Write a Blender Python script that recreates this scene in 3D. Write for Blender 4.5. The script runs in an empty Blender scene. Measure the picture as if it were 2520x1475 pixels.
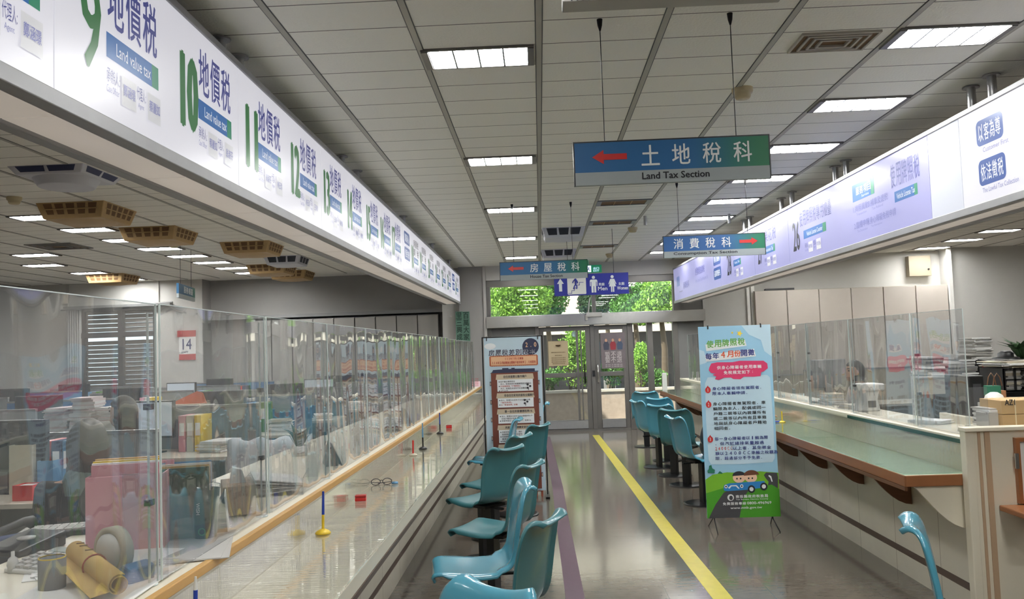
import bpy, math, random
from mathutils import Vector as V, Matrix

# ------------------------------------------------------------------ camera, sky, sun, exposure
SC = bpy.context.scene
COL = SC.collection
FPX, PITCH, ROLL, YAW, EYE = 2063.3, .05976, .0351, -.0312, V((0, 0, 1.52))


def cam_axes():
    cy, sy = math.cos(YAW), math.sin(YAW)
    r0, f0, u0 = V((cy, -sy, 0)), V((sy, cy, 0)), V((0, 0, 1))
    f = f0 * math.cos(PITCH) + u0 * math.sin(PITCH)
    u = u0 * math.cos(PITCH) - f0 * math.sin(PITCH)
    r = r0 * math.cos(ROLL) - u * math.sin(ROLL)
    return r, u * math.cos(ROLL) + r0 * math.sin(ROLL), f


RT, UP, FW = cam_axes()
cd = bpy.data.cameras.new('camera')
cd.sensor_fit = 'HORIZONTAL'
cd.sensor_width = 36
cd.lens = FPX / 2520 * 36
cd.clip_start = .05
cd.clip_end = 200
cam = bpy.data.objects.new('camera', cd)
COL.objects.link(cam)
cam.matrix_world = Matrix(((RT.x, UP.x, -FW.x, EYE.x), (RT.y, UP.y, -FW.y, EYE.y), (RT.z, UP.z, -FW.z, EYE.z), (0, 0, 0, 1)))
SC.camera = cam

w = bpy.data.worlds.new('sky')
SC.world = w
w.use_nodes = True
bg = w.node_tree.nodes['Background']
bg.inputs[0].default_value = (.80, .90, 1, 1)
bg.inputs[1].default_value = 1.5
sd = bpy.data.lights.new('sun', 'SUN')
sd.energy = 7.0
sd.angle = .02
sd.color = (1, .95, .85)
sun = bpy.data.objects.new('sun', sd)
COL.objects.link(sun)
sun.rotation_euler = V((.58, .36, -.73)).to_track_quat('-Z', 'Y').to_euler()
LAMP = 40.0          # radiance of the fluorescent ceiling lamps
SIGN = .37           # radiance of the backlit sign boxes
vs = SC.view_settings
vs.view_transform = 'Standard'
vs.look = 'None'
vs.exposure = 0.70
vs.gamma = 1.0
SC.cycles.use_denoising = True
SC.cycles.transparent_max_bounces = 48
SC.cycles.max_bounces = 10
SC.cycles.diffuse_bounces = 5
SC.cycles.glossy_bounces = 5
SC.cycles.sample_clamp_indirect = 6
SC.cycles.caustics_reflective = False
SC.cycles.caustics_refractive = False


def ray(px, py):
    return RT * ((px - 1260) / FPX) - UP * ((py - 737.5) / FPX) + FW


def at(px, py, x=None, y=None, z=None):
    """the point of the plane x=.., y=.. or z=.. that the photograph shows at pixel (px, py)"""
    d = ray(px, py)
    t = (x - EYE.x) / d.x if x is not None else (y - EYE.y) / d.y if y is not None else (z - EYE.z) / d.z
    return EYE + d * t


def at_plane(px, py, p, n):
    d = ray(px, py)
    return EYE + d * ((p - EYE).dot(n) / d.dot(n))


# ------------------------------------------------------------------ helpers
R = random.Random(11)
LABELS = {}
ORD = ['first', 'second', 'third', 'fourth', 'fifth', 'sixth', 'seventh', 'eighth', 'ninth', 'tenth', 'eleventh', 'twelfth',
       'thirteenth', 'fourteenth', 'fifteenth', 'sixteenth']


def tag(o, label, cat, group=None, kind=None):
    n = len(label.split())
    if not 4 <= n <= 16:
        print('LABEL LENGTH', n, label)
    if label in LABELS and not group:
        print('LABEL TWICE', label)
    LABELS[label] = 1
    o['label'] = label
    o['category'] = cat
    if group:
        o['group'] = group
    if kind:
        o['kind'] = kind
    return o


def thing(name, label, cat, loc=(0, 0, 0), rz=0, group=None):
    o = bpy.data.objects.new(name, None)
    o.empty_display_size = .05
    COL.objects.link(o)
    o.location = loc
    o.rotation_euler = (0, 0, rz)
    return tag(o, label, cat, group, 'thing')


def origin(o):
    p = V((0, 0, 0))
    while o:
        p = p + o.location
        o = o.parent
    return p


def copy_tree(o, parent=None):
    c = o.copy()
    COL.objects.link(c)
    if parent:
        c.parent = parent
    for ch in list(o.children):
        copy_tree(ch, c)
    return c


TXT = {}


def text_mesh(s, bold):
    k = (s, bold)
    if k not in TXT:
        cu = bpy.data.curves.new('t', 'FONT')
        cu.body = s
        cu.resolution_u = 2
        cu.offset = bold
        o = bpy.data.objects.new('t', cu)
        COL.objects.link(o)
        bpy.context.view_layer.update()
        me = bpy.data.meshes.new_from_object(o.evaluated_get(bpy.context.evaluated_depsgraph_get()))
        vv = [(v.co.x, v.co.y) for v in me.vertices]
        ff = [tuple(p.vertices) for p in me.polygons]
        bpy.data.objects.remove(o)
        bpy.data.meshes.remove(me)
        bpy.data.curves.remove(cu)
        if vv:
            x0, x1 = min(v[0] for v in vv), max(v[0] for v in vv)
            y0, y1 = min(v[1] for v in vv), max(v[1] for v in vv)
            vv = [((a - x0) / max(x1 - x0, 1e-6), (b - y0) / max(y1 - y0, 1e-6)) for a, b in vv]
            TXT[k] = (vv, ff, (x1 - x0) / max(y1 - y0, 1e-6))
        else:
            TXT[k] = ([], [], 1)
    return TXT[k]


def catmull(P, n):
    out = []
    Q = [P[0]] + list(P) + [P[-1]]
    for i in range(1, len(Q) - 2):
        for k in range(n):
            t = k / n
            out.append(tuple(.5 * (2 * b + (c - a) * t + (2 * a - 5 * b + 4 * c - d) * t * t + (3 * b - a - 3 * c + d) * t ** 3)
                             for a, b, c, d in zip(Q[i - 1], Q[i], Q[i + 1], Q[i + 2])))
    out.append(tuple(P[-1]))
    return out


class MB:
    """collects shapes; build() links them as one mesh object"""

    def __init__(s):
        s.v, s.f, s.m, s.s = [], [], [], []

    def add(s, vs_, fs_, m=0, smooth=False):
        b = len(s.v)
        s.v += [V(p) for p in vs_]
        for f in fs_:
            s.f.append(tuple(i + b for i in f))
            s.m.append(m)
            s.s.append(smooth)
        return s

    def box(s, x0, x1, y0, y1, z0, z1, m=0):
        x0, x1, y0, y1, z0, z1 = min(x0, x1), max(x0, x1), min(y0, y1), max(y0, y1), min(z0, z1), max(z0, z1)
        return s.add([(x0, y0, z0), (x1, y0, z0), (x1, y1, z0), (x0, y1, z0), (x0, y0, z1), (x1, y0, z1), (x1, y1, z1), (x0, y1, z1)],
                     [(0, 3, 2, 1), (4, 5, 6, 7), (0, 1, 5, 4), (1, 2, 6, 5), (2, 3, 7, 6), (3, 0, 4, 7)], m)

    def rbox(s, c, size, rz=0, m=0, rx=0, ry=0):
        q = Matrix.Rotation(rz, 3, 'Z') @ Matrix.Rotation(ry, 3, 'Y') @ Matrix.Rotation(rx, 3, 'X')
        a, b, d = size[0] / 2, size[1] / 2, size[2] / 2
        c = V(c)
        return s.add([c + q @ V(p) for p in [(-a, -b, -d), (a, -b, -d), (a, b, -d), (-a, b, -d), (-a, -b, d), (a, -b, d), (a, b, d), (-a, b, d)]],
                     [(0, 3, 2, 1), (4, 5, 6, 7), (0, 1, 5, 4), (1, 2, 6, 5), (2, 3, 7, 6), (3, 0, 4, 7)], m)

    def cyl(s, p0, p1, r, r1=None, n=14, m=0, caps=True):
        p0, p1 = V(p0), V(p1)
        r1 = r if r1 is None else r1
        d = (p1 - p0).normalized()
        a = d.orthogonal().normalized()
        b = d.cross(a)
        vv = [p0 + (a * math.cos(t) + b * math.sin(t)) * r for t in [2 * math.pi * i / n for i in range(n)]]
        vv += [p1 + (a * math.cos(t) + b * math.sin(t)) * r1 for t in [2 * math.pi * i / n for i in range(n)]]
        s.add(vv, [(i, (i + 1) % n, n + (i + 1) % n, n + i) for i in range(n)], m, True)
        if caps:
            s.add(vv[:n], [tuple(reversed(range(n)))], m)
            s.add(vv[n:], [tuple(range(n))], m)
        return s

    def tube(s, pts, r, n=8, m=0):
        pts = [V(p) for p in pts]
        rings = []
        a = None
        for i, p in enumerate(pts):
            d = (pts[min(i + 1, len(pts) - 1)] - pts[max(i - 1, 0)]).normalized()
            a = d.orthogonal().normalized() if a is None else (a - d * a.dot(d)).normalized()
            b = d.cross(a)
            rr = r[i] if isinstance(r, (list, tuple)) else r
            rings += [p + (a * math.cos(2 * math.pi * k / n) + b * math.sin(2 * math.pi * k / n)) * rr for k in range(n)]
        L = len(pts)
        fs = [(i * n + k, i * n + (k + 1) % n, (i + 1) * n + (k + 1) % n, (i + 1) * n + k) for i in range(L - 1) for k in range(n)]
        s.add(rings, fs, m, True)
        s.add(rings[:n], [tuple(reversed(range(n)))], m)
        s.add(rings[-n:], [tuple(range(n))], m)
        return s

    def lathe(s, prof, c=(0, 0, 0), n=24, m=0, q=None):
        c = V(c)
        q = q or Matrix.Identity(3)
        vv = [c + q @ V((r * math.cos(2 * math.pi * k / n), r * math.sin(2 * math.pi * k / n), z)) for r, z in prof for k in range(n)]
        fs = [(i * n + k, i * n + (k + 1) % n, (i + 1) * n + (k + 1) % n, (i + 1) * n + k) for i in range(len(prof) - 1) for k in range(n)]
        return s.add(vv, fs, m, True)

    def prism(s, poly, O, U, W, N, d, m=0):
        """outline poly in the plane O + a*U + b*W, given the thickness d along N"""
        O, U, W, N = V(O), V(U), V(W), V(N)
        n = len(poly)
        a = [O + U * p[0] + W * p[1] for p in poly]
        b = [p + N * d for p in a]
        s.add(a + b, [tuple(range(n)), tuple(range(2 * n - 1, n - 1, -1))] + [(i, n + i, n + (i + 1) % n, (i + 1) % n) for i in range(n)], m)
        return s

    def flat(s, poly, O, U, W, m=0):
        O, U, W = V(O), V(U), V(W)
        return s.add([O + U * p[0] + W * p[1] for p in poly], [tuple(range(len(poly)))], m)

    def ball(s, c, rad, n=14, m=0, q=None):
        rx, ry, rz = rad if isinstance(rad, (tuple, list)) else (rad,) * 3
        q = q or Matrix.Identity(3)
        c = V(c)
        k = n // 2
        vv = []
        for i in range(k + 1):
            t = math.pi * i / k
            for j in range(n):
                p = 2 * math.pi * j / n
                vv.append(c + q @ V((rx * math.sin(t) * math.cos(p), ry * math.sin(t) * math.sin(p), -rz * math.cos(t))))
        fs = [(i * n + j, i * n + (j + 1) % n, (i + 1) * n + (j + 1) % n, (i + 1) * n + j) for i in range(k) for j in range(n)]
        return s.add(vv, fs, m, True)

    def text(s, t, O, U, W, wd=None, h=.1, m=0, bold=.0, align='l'):
        vv, ff, asp = text_mesh(t, 0)
        if wd is None:
            wd = h * asp
        O, U, W = V(O), V(U).normalized(), V(W).normalized()
        sh = 0 if align == 'l' else -wd / 2 if align == 'c' else -wd
        # heavier strokes: the same letters again, shifted a little
        e = bold * min(h, wd if len(t) == 1 else h)
        N = U.cross(W) * 4e-5
        for k, (dx, dy) in enumerate(((0, 0),) if not bold else ((-e, 0), (e, 0), (0, e * .8), (0, -e * .8)) if bold < .04 else ((-e, 0), (-e * .5, 0), (0, 0), (e * .5, 0), (e, 0), (0, e * .5), (0, -e * .5))):
            s.add([O + U * (a * wd + sh + dx) + W * (b * h + dy) + N * k for a, b in vv], ff, m)
        return s

    def chars(s, t, O, U, W, cell, h, m=0, bold=.0, fill=.86):
        """one character per cell, each stretched to the cell"""
        U = V(U).normalized()
        for i, ch in enumerate(t):
            if ch not in '　 ':
                s.glyph(ch, V(O) + U * (cell * i + cell * (1 - fill) / 2), U, W, cell * fill, h, m, bold)
        return s

    def glyph(s, ch, O, U, W, wd, h, m=0, bold=.0):
        """one character in its cell; thin ones keep their proportions"""
        fx, fy = {'一': (1, .12), '二': (1, .72), '：': (.16, .5), ':': (.2, .6), '1': (.24, 1), '.': (.2, .18), '日': (.78, 1), '『': (.4, .6), '』': (.4, .6)}.get(ch, (.62, 1) if ch.isascii() else (1, 1))
        return s.text(ch, V(O) + V(U).normalized() * (wd * (1 - fx) / 2) + V(W).normalized() * (0 if ch == '.' else h * (1 - fy) / 2), U, W, wd * fx, h * fy, m, bold)

    def build(s, name, mats, parent=None, bevel=0, world=True, sub=0, loc=None):
        me = bpy.data.meshes.new(name)
        if not isinstance(mats, (list, tuple)):
            mats = [mats]
        if parent is not None:
            off = origin(parent) if world else V((0, 0, 0))
        elif loc is not None:
            off = V(loc)
        else:
            lo = [min(p[i] for p in s.v) for i in range(3)]
            hi = [max(p[i] for p in s.v) for i in range(3)]
            off = V(((lo[0] + hi[0]) / 2, (lo[1] + hi[1]) / 2, lo[2]))
        me.from_pydata([p - off for p in s.v], [], s.f)
        for mt in mats:
            me.materials.append(mt)
        if len(mats) > 1:
            me.polygons.foreach_set('material_index', s.m)
        me.polygons.foreach_set('use_smooth', s.s)
        me.validate()
        o = bpy.data.objects.new(name, me)
        COL.objects.link(o)
        if parent is not None:
            o.parent = parent
        else:
            o.location = off
        if bevel:
            b = o.modifiers.new('bevel', 'BEVEL')
            b.width = bevel
            b.segments = 2
            b.limit_method = 'ANGLE'
        if sub:
            b = o.modifiers.new('sub', 'SUBSURF')
            b.levels = b.render_levels = sub
        return o


def struct(o):
    o['kind'] = 'structure'
    return o


X, Y, Z = V((1, 0, 0)), V((0, 1, 0)), V((0, 0, 1))

# ------------------------------------------------------------------ materials


def lin(c):
    return tuple(((v / 255) / 12.92 if v <= 10 else ((v / 255 + .055) / 1.055) ** 2.4) for v in c)


def M(name, rgb, rough=.5, metal=0.0, var=.08, scale=6.0, bump=0.0, bscale=60.0, emit=0.0, spec=.5, coat=0.0, stretch=None):
    m = bpy.data.materials.new(name)
    m.use_nodes = True
    nt = m.node_tree
    p = nt.nodes['Principled BSDF']
    c = lin(rgb)
    tc = nt.nodes.new('ShaderNodeTexCoord')
    src = tc.outputs['Object']
    if stretch:
        mp = nt.nodes.new('ShaderNodeMapping')
        mp.inputs['Scale'].default_value = stretch
        nt.links.new(src, mp.inputs[0])
        src = mp.outputs[0]
    if var:
        n = nt.nodes.new('ShaderNodeTexNoise')
        n.inputs['Scale'].default_value = scale
        n.inputs['Detail'].default_value = 4
        nt.links.new(src, n.inputs['Vector'])
        r = nt.nodes.new('ShaderNodeMix')
        r.data_type = 'RGBA'
        r.inputs[6].default_value = tuple(max(0, v * (1 - var)) for v in c) + (1,)
        r.inputs[7].default_value = tuple(min(1, v * (1 + var)) for v in c) + (1,)
        nt.links.new(n.outputs['Fac'], r.inputs[0])
        nt.links.new(r.outputs[2], p.inputs['Base Color'])
        if emit:
            nt.links.new(r.outputs[2], p.inputs['Emission Color'])
    else:
        p.inputs['Base Color'].default_value = c + (1,)
        p.inputs['Emission Color'].default_value = c + (1,)
    p.inputs['Roughness'].default_value = rough
    p.inputs['Metallic'].default_value = metal
    p.inputs['Specular IOR Level'].default_value = spec
    p.inputs['Emission Strength'].default_value = emit
    p.inputs['Coat Weight'].default_value = coat
    if bump:
        n2 = nt.nodes.new('ShaderNodeTexNoise')
        n2.inputs['Scale'].default_value = bscale
        n2.inputs['Detail'].default_value = 3
        nt.links.new(src, n2.inputs['Vector'])
        b = nt.nodes.new('ShaderNodeBump')
        b.inputs['Strength'].default_value = bump
        b.inputs['Distance'].default_value = .01
        nt.links.new(n2.outputs['Fac'], b.inputs['Height'])
        nt.links.new(b.outputs[0], p.inputs['Normal'])
    return m


def pane_mat(name, tint, f0, haze, rough, wave=0.0, wscale=(1, 1, 1), wsc=2.0, hazecol=(.8, .82, .82)):
    """clear sheet: see-through straight on, mirror-like at a low angle, with a little haze on it"""
    m = bpy.data.materials.new(name)
    m.use_nodes = True
    nt = m.node_tree
    nt.nodes.remove(nt.nodes['Principled BSDF'])
    out = nt.nodes['Material Output']
    lw = nt.nodes.new('ShaderNodeLayerWeight')
    lw.inputs[0].default_value = .5
    pw = nt.nodes.new('ShaderNodeMath')
    pw.operation = 'POWER'
    pw.inputs[1].default_value = 4.2
    nt.links.new(lw.outputs['Facing'], pw.inputs[0])
    ma = nt.nodes.new('ShaderNodeMath')
    ma.operation = 'MULTIPLY_ADD'
    ma.inputs[1].default_value = 1 - f0
    ma.inputs[2].default_value = f0
    nt.links.new(pw.outputs[0], ma.inputs[0])
    tr = nt.nodes.new('ShaderNodeBsdfTransparent')
    tr.inputs[0].default_value = tint + (1,)
    gl = nt.nodes.new('ShaderNodeBsdfGlossy')
    gl.inputs['Roughness'].default_value = rough
    gl.inputs[0].default_value = (.95, .95, .95, 1)
    df = nt.nodes.new('ShaderNodeBsdfDiffuse')
    df.inputs[0].default_value = hazecol + (1,)
    m1 = nt.nodes.new('ShaderNodeMixShader')
    m1.inputs[0].default_value = haze
    nt.links.new(tr.outputs[0], m1.inputs[1])
    nt.links.new(df.outputs[0], m1.inputs[2])
    m2 = nt.nodes.new('ShaderNodeMixShader')
    nt.links.new(ma.outputs[0], m2.inputs[0])
    nt.links.new(m1.outputs[0], m2.inputs[1])
    nt.links.new(gl.outputs[0], m2.inputs[2])
    nt.links.new(m2.outputs[0], out.inputs[0])
    if wave:
        tc = nt.nodes.new('ShaderNodeTexCoord')
        mp = nt.nodes.new('ShaderNodeMapping')
        mp.inputs['Scale'].default_value = wscale
        n = nt.nodes.new('ShaderNodeTexNoise')
        n.inputs['Scale'].default_value = wsc
        n.inputs['Detail'].default_value = 1
        b = nt.nodes.new('ShaderNodeBump')
        b.inputs['Strength'].default_value = 1
        b.inputs['Distance'].default_value = wave
        nt.links.new(tc.outputs['Object'], mp.inputs[0])
        nt.links.new(mp.outputs[0], n.inputs['Vector'])
        nt.links.new(n.outputs['Fac'], b.inputs['Height'])
        nt.links.new(b.outputs[0], gl.inputs['Normal'])
    return m


def glow(name, rgb, strength):
    """a surface lit from behind or a lamp tube: gives off its own colour"""
    m = M(name, rgb, .35, var=0, emit=strength)
    return m


def brick_lines(name, rgb, line, sx, sy, ox, oy, wd, rough=.6, var=.06, bump=.0, bscale=60, axis='xy', spec=.5, stretch=None, nscale=3.0, gloss=0.0):
    """tile joints: thin lines every sx (0 = none) and sy along two axes of the object, over a mottled colour"""
    m = M(name, rgb, rough, var=var, scale=nscale, bump=bump, bscale=bscale, spec=spec, stretch=stretch)
    nt = m.node_tree
    p = nt.nodes['Principled BSDF']
    tc = nt.nodes.new('ShaderNodeTexCoord')
    sp = nt.nodes.new('ShaderNodeSeparateXYZ')
    nt.links.new(tc.outputs['Object'], sp.inputs[0])
    facs = []
    for ax, s_, o_ in ((axis[0].upper(), sx, ox), (axis[1].upper(), sy, oy)):
        if not s_:
            continue
        a = nt.nodes.new('ShaderNodeMath')
        a.operation = 'SUBTRACT'
        a.inputs[1].default_value = o_
        nt.links.new(sp.outputs[ax], a.inputs[0])
        b = nt.nodes.new('ShaderNodeMath')
        b.operation = 'PINGPONG'
        b.inputs[1].default_value = s_ / 2
        nt.links.new(a.outputs[0], b.inputs[0])
        c = nt.nodes.new('ShaderNodeMath')
        c.operation = 'LESS_THAN'
        c.inputs[1].default_value = wd / 2
        nt.links.new(b.outputs[0], c.inputs[0])
        facs.append(c)
    f = facs[0].outputs[0]
    if len(facs) > 1:
        g = nt.nodes.new('ShaderNodeMath')
        g.operation = 'MAXIMUM'
        nt.links.new(facs[0].outputs[0], g.inputs[0])
        nt.links.new(facs[1].outputs[0], g.inputs[1])
        f = g.outputs[0]
    mx = nt.nodes.new('ShaderNodeMix')
    mx.data_type = 'RGBA'
    nt.links.new(f, mx.inputs[0])
    old = p.inputs['Base Color'].links[0].from_socket
    nt.links.new(old, mx.inputs[6])
    mx.inputs[7].default_value = lin(line) + (1,)
    nt.links.new(mx.outputs[2], p.inputs['Base Color'])
    return m


WALL = M('wall paint', (196, 194, 190), .8, var=.03, bump=.1, bscale=90)
WALLD = M('grey wall paint', (156, 154, 152), .8, var=.03)
WHITE = M('white plastic', (228, 227, 222), .4, var=.03)
OFFW = M('ivory laminate', (226, 219, 200), .35, var=.04, scale=3)
CREAM = brick_lines('ivory counter panel', (208, 202, 186), (150, 140, 122), 0, .62, 0, .1, .006, .4, axis='xy', nscale=5)
BLACK = M('black plastic', (22, 22, 24), .4, var=.1)
BLACKM = M('black metal', (26, 25, 26), .35, .6, var=.1)
DARK = M('dark grey plastic', (58, 58, 62), .5, var=.08)
GREY = M('grey plastic', (132, 132, 132), .5, var=.06)
LGREY = M('light grey plastic', (182, 180, 176), .5, var=.05)
ALU = M('brushed aluminium', (176, 176, 178), .35, .85, var=.08, scale=20)
FRAME = M('grey anodised frame', (118, 115, 112), .42, .55, var=.08)
STEEL = M('polished steel', (190, 188, 184), .22, .9, var=.12, scale=4, stretch=(6, 1, 1))
WOOD = M('golden wood edge', (196, 152, 84), .4, var=.18, scale=9, stretch=(12, 1, 12))
BROWN = M('brown wood', (112, 74, 48), .45, var=.18, scale=7, stretch=(1, 1, 8))
BROWNE = M('brown wood edge', (150, 98, 62), .4, var=.15, scale=7)
STRIP = M('dark brown strip', (92, 76, 66), .5, var=.1)
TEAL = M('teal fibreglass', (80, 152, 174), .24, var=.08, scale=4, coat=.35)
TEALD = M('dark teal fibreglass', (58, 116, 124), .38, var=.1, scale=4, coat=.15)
PAPER = M('white paper', (236, 236, 234), .8, var=.03)
PAPER2 = M('grey print', (120, 120, 126), .8, var=.05)
INK = M('dark ink', (34, 34, 40), .7, var=0)
NAVY = M('navy ink', (38, 56, 116), .6, var=0)
REDI = M('red ink', (196, 44, 52), .6, var=.03)
RED = M('red plastic', (204, 40, 38), .35, var=.05)
BLUE = M('blue plastic', (38, 66, 168), .35, var=.05)
YEL = M('yellow plastic', (232, 198, 52), .4, var=.04)
YTAPE = M('yellow tape', (184, 172, 60), .45, var=.14, scale=14)
PTAPE = M('purple tape', (74, 44, 64), .5, var=.14, scale=14)
MANILA = M('manila paper', (212, 174, 98), .75, var=.1, scale=12)
CARD = M('cardboard', (186, 156, 112), .8, var=.07, scale=5)
PINK = M('pink folder', (214, 150, 160), .6, var=.08)
ORANGE = M('orange folder', (226, 106, 56), .6, var=.05)
BEIGE = M('beige plastic', (200, 192, 172), .45, var=.05)
BEIGED = M('beige partition', (182, 176, 162), .7, var=.05)
DBLUE = M('dark blue fabric', (40, 56, 96), .85, var=.15, scale=30)
LBLUE = M('light blue plastic', (96, 146, 186), .45, var=.06)
GREENL = M('leaf green', (78, 128, 46), .55, var=.45, scale=3)
GREENB = M('bright leaf green', (128, 172, 58), .5, var=.4, scale=3)
GREEND = M('dark leaf green', (40, 72, 36), .55, var=.3, scale=4)
STEM = M('bark', (92, 78, 62), .9, var=.2)
SKIN = M('skin', (206, 160, 132), .5, var=.05)
HAIR = M('black hair', (44, 40, 40), .5, var=.2, scale=40, stretch=(1, 1, .15))
CAGE = M('tan plastic', (176, 146, 100), .5, var=.08)
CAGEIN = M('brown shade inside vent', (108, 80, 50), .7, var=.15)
VOID = M('dark inside', (48, 50, 60), .7, var=.1)
CEIL = brick_lines('ceiling tile', (246, 244, 237), (104, 102, 96), 0, .303, 0, 0, .0075, .75, var=.035, bump=.35, bscale=70, nscale=.8, stretch=None)
TEE = M('ceiling tee bar', (172, 169, 160), .5, .0, var=.12, scale=3)
FLOOR = brick_lines('polished terrazzo', (106, 99, 90), (86, 79, 70), .62, .62, .1, .0, .004, .12, var=.28, bump=.05, bscale=5, spec=.75, nscale=18, stretch=(.6, 1.8, 1))
LAMPM = glow('fluorescent diffuser', (255, 255, 252), LAMP)
GLASS = pane_mat('clear glass', (.93, .96, .95), .05, .02, .01)
LEDGEGLASS = pane_mat('green tinted glass sheet', (.84, .93, .89), .06, .05, .03, .0007, (.35, 5, 1), 7, (.6, .75, .7))
CLEARG = pane_mat('glass sheet', (.985, .985, .965), .07, .02, .03, .0009, (.35, 5, 1), 9, (.8, .82, .78))
ACRYL = pane_mat('acrylic sheet', (.95, .96, .965), .07, .055, .012, .030, (.2, 1, .16), 3.2, (.78, .80, .82))
EDGE = M('acrylic edge', (206, 216, 214), .25, var=.04)
# ------------------------------------------------------------------ the room
ZC = 3.065
YB = 15.35
struct(MB().box(-10.4, 9.6, -4, 16.3, -.12, 0).build('floor', FLOOR, loc=(0, 0, 0)))
struct(MB().box(-10.4, 9.6, -4, 15.62, ZC, ZC + .3).box(-10.4, -1.3, 15.62, 16.3, ZC, ZC + .3).build('ceiling', CEIL, loc=(.0514, 3.874, ZC)))
tb = MB()
for k in range(-17, 16):
    x = .0514 + .606 * k
    tb.box(x - .014, x + .014, -3.9, 15.6, ZC - .004, ZC + .001)
struct(tb.build('trim_1', TEE))
tb = MB()
for k in range(-17, 16):
    x = .0514 + .606 * k
    tb.box(x - .019, x + .019, -3.9, 15.6, ZC - .0015, ZC + .001)
struct(tb.build('trim_10', DARK))
struct(MB().box(-10.5, -10.3, -4, 16.3, 0, ZC).build('wall_left', WALL))
struct(MB().box(9.5, 9.7, -4, 16.3, 0, ZC).build('wall_right', WALL))
struct(MB().box(-10.4, 9.6, -4.1, -3.9, 0, ZC).build('wall_rear', WALL))
wb = MB()                                                     # wall behind the left office, with the opening of the louvred window
wx0, wx1, wz0, wz1 = -8.72, -7.28, .75, 2.58
wb.box(-10.4, wx0, 15.7, 15.95, 0, ZC).box(wx1, -6.38, 15.7, 15.95, 0, ZC).box(wx0, wx1, 15.7, 15.95, 0, wz0).box(wx0, wx1, 15.7, 15.95, wz1, ZC)
struct(wb.build('wall_back', WALL))
struct(MB().box(-6.42, -1.3, 16.1, 16.3, 0, ZC).box(-6.40, -6.37, 15.705, 16.2, 0, ZC).build('wall_far_left', WALLD))
struct(MB().box(-1.78, -1.45, 15.45, 16.15, 0, ZC).build('wall_pillar', WALL))
struct(MB().box(-1.45, -.95, 15.30, 15.6, 0, ZC).build('wall_entrance_left', WALLD))
struct(MB().box(2.99, 3.86, 15.35, 15.6, 0, ZC).box(3.9, 7.45, 15.6, 15.8, 0, ZC).box(7.39, 9.6, 15.2, 15.6, 0, ZC).build('wall_far_right', WALL))
struct(MB().box(-.95, 2.99, 15.32, 15.6, 2.80, ZC).build('wall_lintel', WALL))
struct(MB().box(-10.3, -9.95, 14.4, 15.7, 0, ZC).build('wall_pilaster', WALLD))
tm = MB()
for x in (-8.98, -7.22):
    tm.box(x - .02, x + .02, 15.67, 15.7, 2.62, ZC)
tm.box(-1.0, -.95, 15.26, 15.31, 0, ZC)
struct(tm.build('trim_2', LGREY))
struct(MB().box(7.33, 7.39, 15.14, 15.2, 0, ZC).box(3.86, 3.92, 15.3, 15.36, 0, ZC).box(3.78, 3.83, 15.3, 15.35, 0, ZC).build('trim_3', WHITE))
struct(MB().box(-6.3, -1.5, 15.8, 16.1, 2.28, 2.34).build('trim_4', GREY))


# the entrance: aluminium frame, two glass doors, side lights and the window over them
def rails(mb, x0, x1, z0, z1, w, y0, y1, bot=None):
    mb.box(x0, x0 + w, y0, y1, z0, z1).box(x1 - w, x1, y0, y1, z0, z1)
    mb.box(x0 + w, x1 - w, y0, y1, z1 - w, z1).box(x0 + w, x1 - w, y0, y1, z0, z0 + (bot or w))


fr = MB()
fr.box(-.95, 2.99, 15.36, 15.5, 2.68, 2.80).box(-.95, -.88, 15.36, 15.5, 0, 2.68).box(2.46, 2.99, 15.38, 15.5, 2.13, 2.68)
fr.box(.98, 1.05, 15.36, 15.48, 2.13, 2.70).box(1.60, 1.70, 15.36, 15.5, 0, 1.93).box(1.96, 2.06, 15.36, 15.5, 0, 1.93).box(2.43, 2.52, 15.36, 15.5, 0, 1.93)
fr.box(-.08, -.01, 15.36, 15.5, 0, 1.93).box(-.95, 2.99, 15.37, 15.5, -.02, .03)
fr.box(1.70, 1.96, 15.38, 15.46, .0, .2).box(2.06, 2.43, 15.38, 15.46, .0, .2)
struct(fr.build('trim_5', FRAME, bevel=.004))
struct(MB().box(-.96, 3.0, 15.22, 15.42, 1.92, 2.13).build('trim_6', STEEL, bevel=.006))
struct(MB().box(2.52, 2.99, 15.40, 15.46, 0, 1.93).box(-.9, -.08, 15.42, 15.46, 1.70, 1.93).build('trim_7', GREY))
win = struct(MB().box(-.88, .98, 15.42, 15.43, 2.13, 2.68).box(1.05, 2.46, 15.42, 15.43, 2.13, 2.68).build('window_1', GLASS))
win2 = struct(MB().box(1.70, 1.96, 15.42, 15.43, .2, 1.93).box(2.06, 2.43, 15.42, 15.43, .2, 1.93).build('window_2', GLASS))
win3 = struct(MB().box(-.88, -.08, 15.42, 15.43, .03, 1.70).build('window_3', GLASS))
for nm, x0, x1, hx in (('door_1', -.01, .92, .80), ('door_2', 1.0, 1.60, 1.04)):
    d = MB()
    rails(d, x0, x1, .03, 1.91, .085, 15.38, 15.44, .17)
    d.box(x0 + .08, x1 - .08, 15.385, 15.435, .98, 1.06)
    d = struct(d.build(nm, FRAME, bevel=.003))
    MB().box(x0 + .085, x1 - .085, 15.405, 15.415, .2, .98).box(x0 + .085, x1 - .085, 15.405, 15.415, 1.06, 1.83).build('pane', GLASS, d)
    MB().tube([(hx, 15.38, .86), (hx, 15.33, .88), (hx, 15.33, 1.18), (hx, 15.38, 1.20)], .012, m=0).build('handle', STEEL if nm == 'door_2' else BLACKM, d)
    MB().box(x0 + .09, x1 - .09, 15.36, 15.38, .05, .19).build('kick_plate', ALU, d)
d = bpy.data.objects['door_1']
MB().box(.66, .70, 15.36, 15.45, .2, 1.83).box(.74, .76, 15.36, 15.45, .2, 1.83).build('sash_bar', FRAME, d)
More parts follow.
